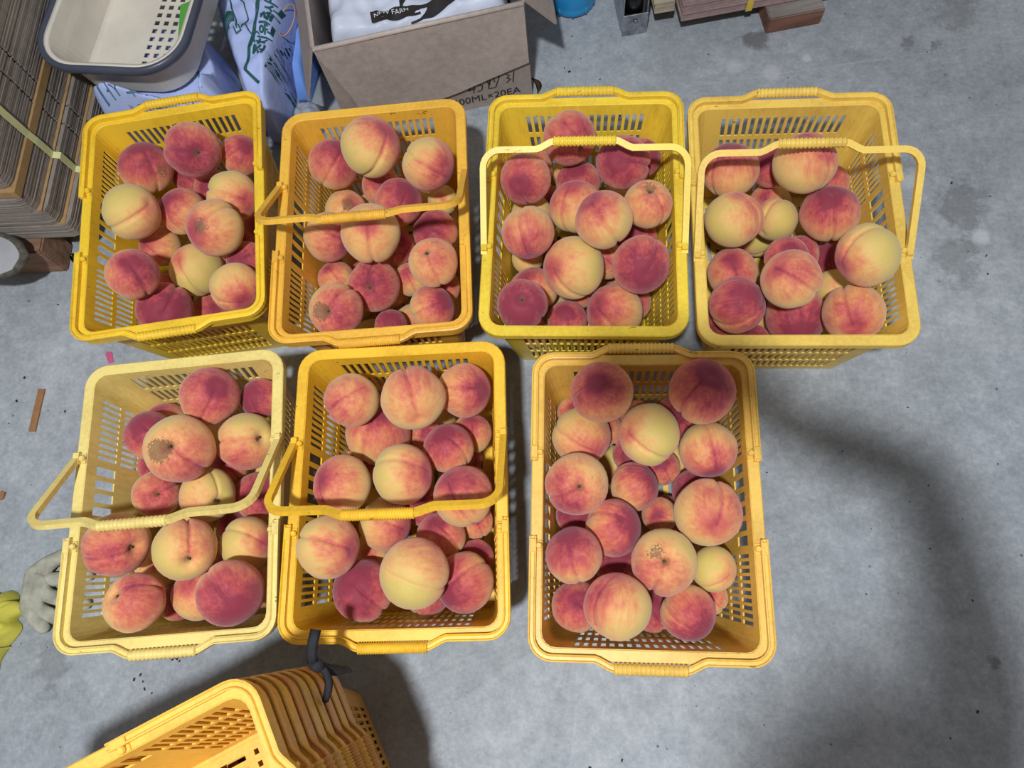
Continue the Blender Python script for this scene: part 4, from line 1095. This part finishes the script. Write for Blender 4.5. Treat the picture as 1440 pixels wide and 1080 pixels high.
link('handwriting', stroke_mesh(hand, .0030, fm(-.062, .0565, .64)), M_INK, ct)
# white plastic sheets inside, with a black printed band
CM = Matrix.Translation((-.064, .988, 0)) @ Matrix.Rotation(CR, 4, 'Z')
cn = [CM @ Vector((x, y, 0)) for x, y in ((-CW + .02, .018), (-.018, .018), (-.018, CD - .018), (-CW + .02, CD - .018))]
pw = Pillow([(v.x, v.y) for v in cn], (.205, .195, .20, .21), 31, .014, 70, 24, .006)
wb = empty('packing_bag', (-.22, 1.1, .006)); tag(wb, 'white plastic packing bag stuffed in the carton, black printed band', 'plastic bag')
under(link('film', pw.mesh('bag_film'), M_BAGWHITE), wb)
def strip(path, w, n=14):
    bm = bmesh.new(); path = dense(path, n); pr = None
    for i, (u, v) in enumerate(path):
        a, b = bm.verts.new(pw.at(u, v - w / 2, .0045)), bm.verts.new(pw.at(u, v + w / 2, .0045))
        if pr: bm.faces.new((pr[0], a, b, pr[1]))
        pr = (a, b)
    return bm_mesh('band', bm, recalc=False)
under(link('print_band', strip([(.26, .125), (.42, .12), (.52, .13)], .09), M_INK), wb)
under(link('print_band', strip([(.46, .11), (.58, .125), (.66, .16), (.76, .165)], .12), M_INK), wb)
arc = [(.42 + .10 * (1 - math.cos(PI * k / 10)), .13 + .15 * math.sin(PI * k / 10)) for k in range(11)]
under(link('print_arc', strip(arc, .07, 3), M_INK), wb)
def arc_map(x, y):
    a = PI * (.5 - x / .155)
    a = min(max(a, .05), PI - .05); rr = 1 + y * 8
    return pw.at(.52 + .10 * math.cos(a) * rr, .13 + .15 * math.sin(a) * rr, .0085)
under(link('print', text_mesh('FARM SINNONG', .0155, arc_map), M_WHITEINK), wb)
under(link('print', text_mesh('NEW FARM', .014, lambda x, y: pw.at(.37 + x * 2.6, .122 + y * 3.4, .0085)), M_WHITEINK), wb)

# ------------------------------------------------------------------ blue bottle, caster bracket
bt = empty('fluid_bottle', (.020, 1.214, 0)); tag(bt, 'clear blue plastic bottle of fluid standing beside the carton', 'bottle')
bm = bmesh.new(); prof = [(.030, .004), (.040, .001), (.0455, .006), (.047, .016), (.0452, .020), (.047, .026), (.047, .06), (.0455, .066), (.047, .072), (.047, .15), (.042, .18), (.026, .205), (.016, .215), (.016, .235)]
add_lathe(bm, prof, 32)
for k in range(10):
    a = 2 * PI * k / 10; add_box(bm, -.0015, .0015, .042, .0475, .004, .022, Matrix.Rotation(a, 4, 'Z'))
link('shell', bm_mesh('shell', bm, True), M_BLUE, bt)
bm = bmesh.new(); add_lathe(bm, [(.028, .007), (.041, .009), (.0435, .018), (.0435, .13)], 28); link('fluid', bm_mesh('fluid', bm, True), M_FLUID, bt)
bm = bmesh.new(); add_lathe(bm, [(.018, .235), (.019, .238), (.019, .255), (.017, .258)], 24); link('cap', bm_mesh('cap', bm, True), M_BLACK, bt)
jk = empty('caster_bracket', (.137, 1.155, 0), math.radians(8)); tag(jk, 'galvanised steel bracket with black roller standing on the floor', 'bracket')
bm = bmesh.new()
add_box(bm, -.025, .025, -.034, -.031, 0, .052); add_box(bm, -.025, -.022, -.031, .06, 0, .13); add_box(bm, .022, .025, -.031, .06, 0, .11); add_box(bm, -.022, .022, -.031, .06, 0, .003)
bmesh.ops.bevel(bm, geom=bm.edges[:], offset=.0008, segments=1, affect='EDGES')
link('plate', bm_mesh('plate', bm), M_STEEL, jk)
bm = bmesh.new(); add_lathe(bm, [(.0035, 0), (.0045, .001), (.0045, .003), (.003, .004)], 12, Matrix.Translation((0, -.034, .036)) @ Matrix.Rotation(PI / 2, 4, 'X')); link('bolt', bm_mesh('bolt', bm, True), M_STEEL, jk)
bm = bmesh.new(); add_lathe(bm, [(.017, .004), (.019, .006), (.019, .04), (.0175, .041), (.0175, .045), (.019, .046), (.019, .09), (.0175, .091), (.0175, .095), (.019, .096), (.019, .16)], 24, Matrix.Translation((0, -.008, 0))); link('roller', bm_mesh('roller', bm, True), M_BLACK, jk)

# ------------------------------------------------------------------ bundles beyond the bottle, on wood blocks
def bundle(name, label, x0, x1, y0, y1, z0, z1, rz, m, strapx=None, pitch=.0042):
    e = empty(name, (x0, y0, z0), rz); tag(e, label, 'cardboard')
    rnd = random.Random(len(label)); bm = bmesh.new(); z = 0
    while z < z1 - z0 - pitch * .5:
        a, b = rnd.uniform(-.0015, .0015), rnd.uniform(-.0015, .0015)
        add_prism(bm, [(a, b), (x1 - x0 + a, b), (x1 - x0 + a, y1 - y0), (a, y1 - y0)], z, z + pitch * .76); z += pitch
    o = link('sheets', bm_mesh('sheets', bm), m, e); tag(o, kind='stuff')
    if strapx:
        bm = bmesh.new(); add_box(bm, strapx, strapx + .012, -.0035, -.0020, -.001, z1 - z0 + .0015); add_box(bm, strapx, strapx + .012, -.0035, y1 - y0, z1 - z0 + .0005, z1 - z0 + .0018)
        link('strap', bm_mesh('strap', bm), M_STRAP2, e)
    return e
bundle('cardboard_bundle', 'pink grey sheet bundle with yellow strap, raised on wooden block', .2285, .70, 1.108, 1.50, .0405, .13, math.radians(8.5), M_PINKSHEET, .125)
bundle('cardboard_bundle', 'small bundle of buff sheets beside the steel bracket', .176, .214, 1.125, 1.40, .048, .075, math.radians(7), M_BUFFSHEET)
o = timber('wood_block', M_WOODRED, None, .390, .498, 1.110, 1.20, 0, .038, math.radians(9), .002)
o.data.materials.append(M_WOODGREY)
for f in o.data.polygons:
    if f.normal.z > .6: f.material_index = 1
tag(o, 'short sawn wood block half under the strapped bundle', 'wood block')
o = timber('wood_block', M_WOODGREY, None, .170, .262, 1.20, 1.30, 0, .047, math.radians(7), .002)
tag(o, 'grey wood block under the small buff bundle', 'wood block')

# ------------------------------------------------------------------ cloth tie on the basket stack
tie = empty('cloth_tie', (-.27, -.045, .38)); tag(tie, 'black cloth strip knotted round the stacked basket handles', 'tie')
def band_mesh(pts, w, th=.0022):
    bm = bmesh.new(); P3 = [Vector(p) for p in pts]; pr = None
    for i, p in enumerate(P3):
        d = (P3[min(i + 1, len(P3) - 1)] - P3[max(i - 1, 0)]).normalized()
        s = d.cross(Vector((0, 0, 1)));
        if s.length < .2: s = d.cross(Vector((.6, .8, 0)))
        s.normalize(); n = s.cross(d)
        ring = [bm.verts.new(p + s * a * w / 2 + n * b * th) for a, b in ((-1, -.6), (-.4, .5), (.4, .5), (1, -.6), (.4, -1), (-.4, -1))]
        if pr:
            for q in range(6): bm.faces.new((pr[q], pr[(q + 1) % 6], ring[(q + 1) % 6], ring[q]))
        else: bm.faces.new(ring[::-1])
        pr = ring
    bm.faces.new(pr); return bm_mesh('band', bm, True)
under(link('strip', band_mesh([(-.306, -.014, .345), (-.308, -.028, .346), (-.310, -.042, .342), (-.310, -.052, .335)], .013), M_TIE), tie)
under(link('strip', band_mesh([(-.312, -.050, .334), (-.303, -.056, .326), (-.297, -.060, .312), (-.292, -.061, .296), (-.288, -.060, .282), (-.287, -.060, .266)], .013), M_TIE), tie)
under(link('strip', band_mesh([(-.303, -.056, .325), (-.298, -.064, .318), (-.296, -.073, .314), (-.297, -.083, .312), (-.301, -.092, .308), (-.306, -.093, .300)], .010), M_TIE), tie)
bm = bmesh.new(); bmesh.ops.create_icosphere(bm, subdivisions=2, radius=.0075)
for v in bm.verts: v.co *= 1 + .25 * noise.noise(v.co * 180)
bmesh.ops.translate(bm, verts=bm.verts, vec=(-.305, -.054, .331))
under(link('knot', bm_mesh('knot', bm, True), M_TIE), tie)
tie.location.x += .003; tie.location.y += .003
# ------------------------------------------------------------------ glove, yellow bag, litter
gl = bpy.data.meshes.new('glove')
GJ = [(-.928, .045, .014, .034), (-.905, .048, .015, .036), (-.893, .088, .014, .016), (-.855, .108, .012, .0115), (-.885, .062, .014, .014), (-.840, .068, .012, .0115), (-.882, .038, .014, .014), (-.835, .028, .012, .0115),
      (-.888, .016, .014, .014), (-.842, -.004, .012, .011), (-.902, .008, .013, .014), (-.868, -.020, .012, .011), (-.825, .112, .011, .0105), (-.805, .070, .011, .010), (-.802, .022, .011, .010), (-.815, -.016, .011, .010)]
GE = [(0, 1), (1, 2), (2, 3), (3, 12), (1, 4), (4, 5), (5, 13), (1, 6), (6, 7), (7, 14), (1, 8), (8, 9), (9, 15), (1, 10), (10, 11)]
gl.from_pydata([g[:3] for g in GJ], GE, [])
o = link('work_glove', gl, M_GLOVE)
sk = o.modifiers.new('skin', 'SKIN'); sk.use_smooth_shade = True
for i, g in enumerate(GJ): gl.skin_vertices[0].data[i].radius = (g[3], min(.013, g[3] * .8)); gl.skin_vertices[0].data[i].use_root = (i == 1)
ss = o.modifiers.new('sub', 'SUBSURF'); ss.levels = 2; ss.render_levels = 2
tag(o, 'off white knitted cotton glove lying flat beside the pale basket', 'glove')
py = Pillow([(-1.10, -.10), (-.955, -.10), (-.915, .03), (-1.08, .085)], (.045, .05, .055, .05), 44, .022, 90, 3); py.freq = 30.0
o = link('plastic_bag', py.mesh('bag_film'), M_BAGYELLOW); tag(o, 'crumpled translucent yellow plastic bag beside the glove', 'plastic bag')
bm = bmesh.new(); add_box(bm, -.0065, .0065, -.040, .040, 0, .003); o = link('wood_strip', bm_mesh('wood_strip', bm), M_STICK); o.location = (-.9735, .3637, 0); o.rotation_euler = (0, 0, -.03)
tag(o, 'thin flat brown wooden strip lying on the concrete', 'wood strip')
bm = bmesh.new(); add_prism(bm, [(-.006, -.010), (.003, -.013), (.008, .008), (.0, .014), (-.005, .010)], 0, .0015); o = link('plastic_scrap', bm_mesh('plastic_scrap', bm), M_PINK); o.location = (-.852, .462, 0); o.rotation_euler = (0, 0, .55)
tag(o, 'pink plastic scrap on floor between the baskets', 'scrap')
bm = bmesh.new(); add_prism(bm, [(-.007, -.009), (.005, -.006), (.007, .005), (-.002, .008)], 0, .004); o = link('wood_chip', bm_mesh('wood_chip', bm), M_STICK); o.location = (-1.008, .208, 0)
tag(o, 'small tan wood chip on bare concrete', 'wood chip')
def leaf(name, label, m, loc, rz, L, W, curl):
    bm = bmesh.new(); n = 8; pr = None
    for i in range(n + 1):
        f = i / n; w = W * math.sin(PI * min(.97, max(.03, f))) ** .8; x = (f - .5) * L; bend = curl * (f - .5) ** 2 * 4
        row = [bm.verts.new((x, s * w + bend, .0015 + abs(s) * W * .7 + curl * .3 * f)) for s in (-1, 0, 1)]
        if pr:
            for q in range(2): bm.faces.new((pr[q], row[q], row[q + 1], pr[q + 1]))
        pr = row
    bmesh.ops.solidify(bm, geom=bm.faces[:], thickness=.0008)
    o = link(name, bm_mesh(name, bm, True), m); o.location = loc; o.rotation_euler = (0, 0, rz); tag(o, label, 'leaf')
leaf('dry_leaf', 'curled dry brown leaf on floor beside the carton', M_DRYLEAF, (-.052, 1.009, .001), 1.9, .036, .006, .008)
leaf('green_leaf', 'small green leaf scrap against the pallet timber', M_LEAF, (-.948, .665, .001), -.3, .036, .011, .004)
rnd = random.Random(9); bm = bmesh.new()
def grit(x, y, s):
    a = rnd.uniform(0, PI); M = Matrix.Translation((x, y, s * .4)) @ Matrix.Rotation(a, 4, 'Z')
    add_box(bm, -s, s, -s * rnd.uniform(.3, .7), s * rnd.uniform(.3, .7), -s * .4, s * .4, M)
def blocked(x, y):
    return any(abs(x - b[0]) < .17 and abs(y - b[1]) < .23 for b in BASKETS.values()) or (x < -.45 and y > .6) or (x < 0 and y > .9) or (y > 1.05 and x > .08) or (x < -.2 and y < -.0) or (x < -.78 and y < .14)
for x, y in ((-.705, -.085), (-.70, -.095), (-.695, -.106), (-.715, -.092), (-.655, -.062), (-.648, -.06), (-.643, -.064), (-.66, -.058), (.105, .93), (.14, .945), (.0, 1.05), (.01, 1.04), (.22, .96), (-.80, .30), (-.92, .36)): grit(x, y, rnd.uniform(.0016, .003))
for k in range(240):
    x, y = rnd.uniform(-1.15, .95), rnd.uniform(-.25, 1.25); blocked(x, y) or grit(x, y, rnd.choice((.0008, .001, .0012, .0012, .0016, .0022)))
tag(link('floor_grit', bm_mesh('floor_grit', bm), M_GRIT), 'dark crumbs and grit scattered over the concrete floor', 'grit', kind='stuff')
# ------------------------------------------------------------------ the photographer, standing outside the frame
t = NT('clothes_and_skin'); P = t.coord()
sx = t.node('ShaderNodeSeparateXYZ'); t.l(P, sx.inputs[0])
n = t.noise(P, 40, 4, .6)
hi = t.math('MAXIMUM', t.math('GREATER_THAN', sx.outputs[2], 1.43), t.math('GREATER_THAN', sx.outputs[1], -.06))
c = t.mix(t.math('GREATER_THAN', sx.outputs[2], .93), srgb(52, 56, 70), srgb(96, 104, 118))
c = t.mix(hi, c, srgb(200, 158, 130))
t.base(t.mix(.12, c, t.ramp(n, [(.3, (0, 0, 0, 1)), (.7, (1, 1, 1, 1))]), 'OVERLAY'), .8); M_BODY = t.m
J = {}; VV = []; RR = []; EE = []
def jn(k, p, r, par=None, r2=None):
    J[k] = len(VV); VV.append(p); RR.append((r, r2 or r))
    if par is not None: EE.append((J[par], J[k]))
jn('pelvis', (.07, -.62, .93), .12, None, .10); jn('waist', (.07, -.58, 1.08), .12, 'pelvis', .09); jn('chest', (.07, -.50, 1.25), .12, 'waist', .09)
jn('neck', (.07, -.44, 1.40), .055, 'chest'); jn('jaw', (.07, -.395, 1.47), .062, 'neck'); jn('skull', (.07, -.38, 1.56), .082, 'jaw'); jn('crown', (.07, -.385, 1.61), .06, 'skull')
for s, k in ((1, 'r'), (-1, 'l')):
    jn('hip' + k, (.07 + s * .085, -.62, .86), .085, 'pelvis'); jn('knee' + k, (.07 + s * .10, -.60, .47), .058, 'hip' + k); jn('ankle' + k, (.07 + s * .11, -.66, .085), .042, 'knee' + k); jn('toe' + k, (.07 + s * .13, -.50, .035), .035, 'ankle' + k)
jn('shr', (.205, -.34, 1.35), .055, 'chest'); jn('elr', (.243, -.080, 1.13), .034, 'shr'); jn('far', (.17, -.060, 1.165), .032, 'elr'); jn('wrr', (.100, -.046, 1.205), .024, 'far'); jn('par', (.070, -.018, 1.236), .030, 'wrr', .018)
jn('shl', (-.06, -.45, 1.35), .062, 'chest'); jn('ell', (-.12, -.52, 1.08), .043, 'shl'); jn('wrl', (-.09, -.42, .88), .028, 'ell'); jn('pal', (-.09, -.39, .81), .032, 'wrl', .018)
for i, (dx, dy) in enumerate(((-.01, .05), (-.022, .04), (-.03, .022), (-.03, .002))):
    jn('f%da' % i, (.052 + dx * .3, -.018 + dy * .6, 1.252), .0095, 'par'); jn('f%db' % i, (.040 + dx, -.018 + dy, 1.258), .0085, 'f%da' % i)
    jn('g%da' % i, (-.105 + i * .012, -.375, .765), .0095, 'pal'); jn('g%db' % i, (-.105 + i * .012, -.365, .725 + (.006 if i in (0, 3) else 0)), .0085, 'g%da' % i)
jn('th', (.066, .008, 1.226), .011, 'par'); jn('thb', (.048, .020, 1.230), .009, 'th'); jn('tl', (-.066, -.372, .79), .011, 'pal'); jn('tlb', (-.058, -.360, .765), .009, 'tl')
me = bpy.data.meshes.new('person'); me.from_pydata(VV, EE, [])
pe = link('person', me, M_BODY)
m = pe.modifiers.new('skin', 'SKIN'); m.use_smooth_shade = True
for i, r in enumerate(RR):
    me.skin_vertices[0].data[i].radius = r; me.skin_vertices[0].data[i].use_root = (i == 0)
m = pe.modifiers.new('sub', 'SUBSURF'); m.levels = 2; m.render_levels = 2
tag(pe, 'person holding a phone over the baskets, only their shadow falls in view', 'person')
bm = bmesh.new(); bmesh.ops.create_icosphere(bm, subdivisions=3, radius=.098)
for v in list(bm.verts):
    if v.co.y > .045 and v.co.z < .05 or v.co.z < -.04: bm.verts.remove(v)
bmesh.ops.solidify(bm, geom=bm.faces[:], thickness=.008)
h = link('hair', bm_mesh('hair', bm, True), M_BLACK, pe); h.location = (.07, -.395, 1.57)
for loc, rad in (((.07, -.292, 1.525), .014), ((-.015, -.385, 1.535), .02), ((.155, -.385, 1.535), .02)):
    bm = bmesh.new(); bmesh.ops.create_icosphere(bm, subdivisions=2, radius=rad)
    for v in bm.verts: v.co.x *= .5; v.co.z *= 1.4
    q = link('nose' if rad < .015 else 'ear', bm_mesh('face', bm, True), M_BODY, pe); q.location = loc
bm = bmesh.new(); add_box(bm, -.080, .080, -.037, .037, 0, .008); bmesh.ops.bevel(bm, geom=bm.edges[:], offset=.002, segments=2, affect='EDGES')
ph = link('phone', bm_mesh('phone', bm), M_BLACK)
ph.matrix_world = cam.matrix_world @ Matrix.Translation((.0, 0, .004)); tag(ph, 'black phone held in one hand above the baskets', 'phone')
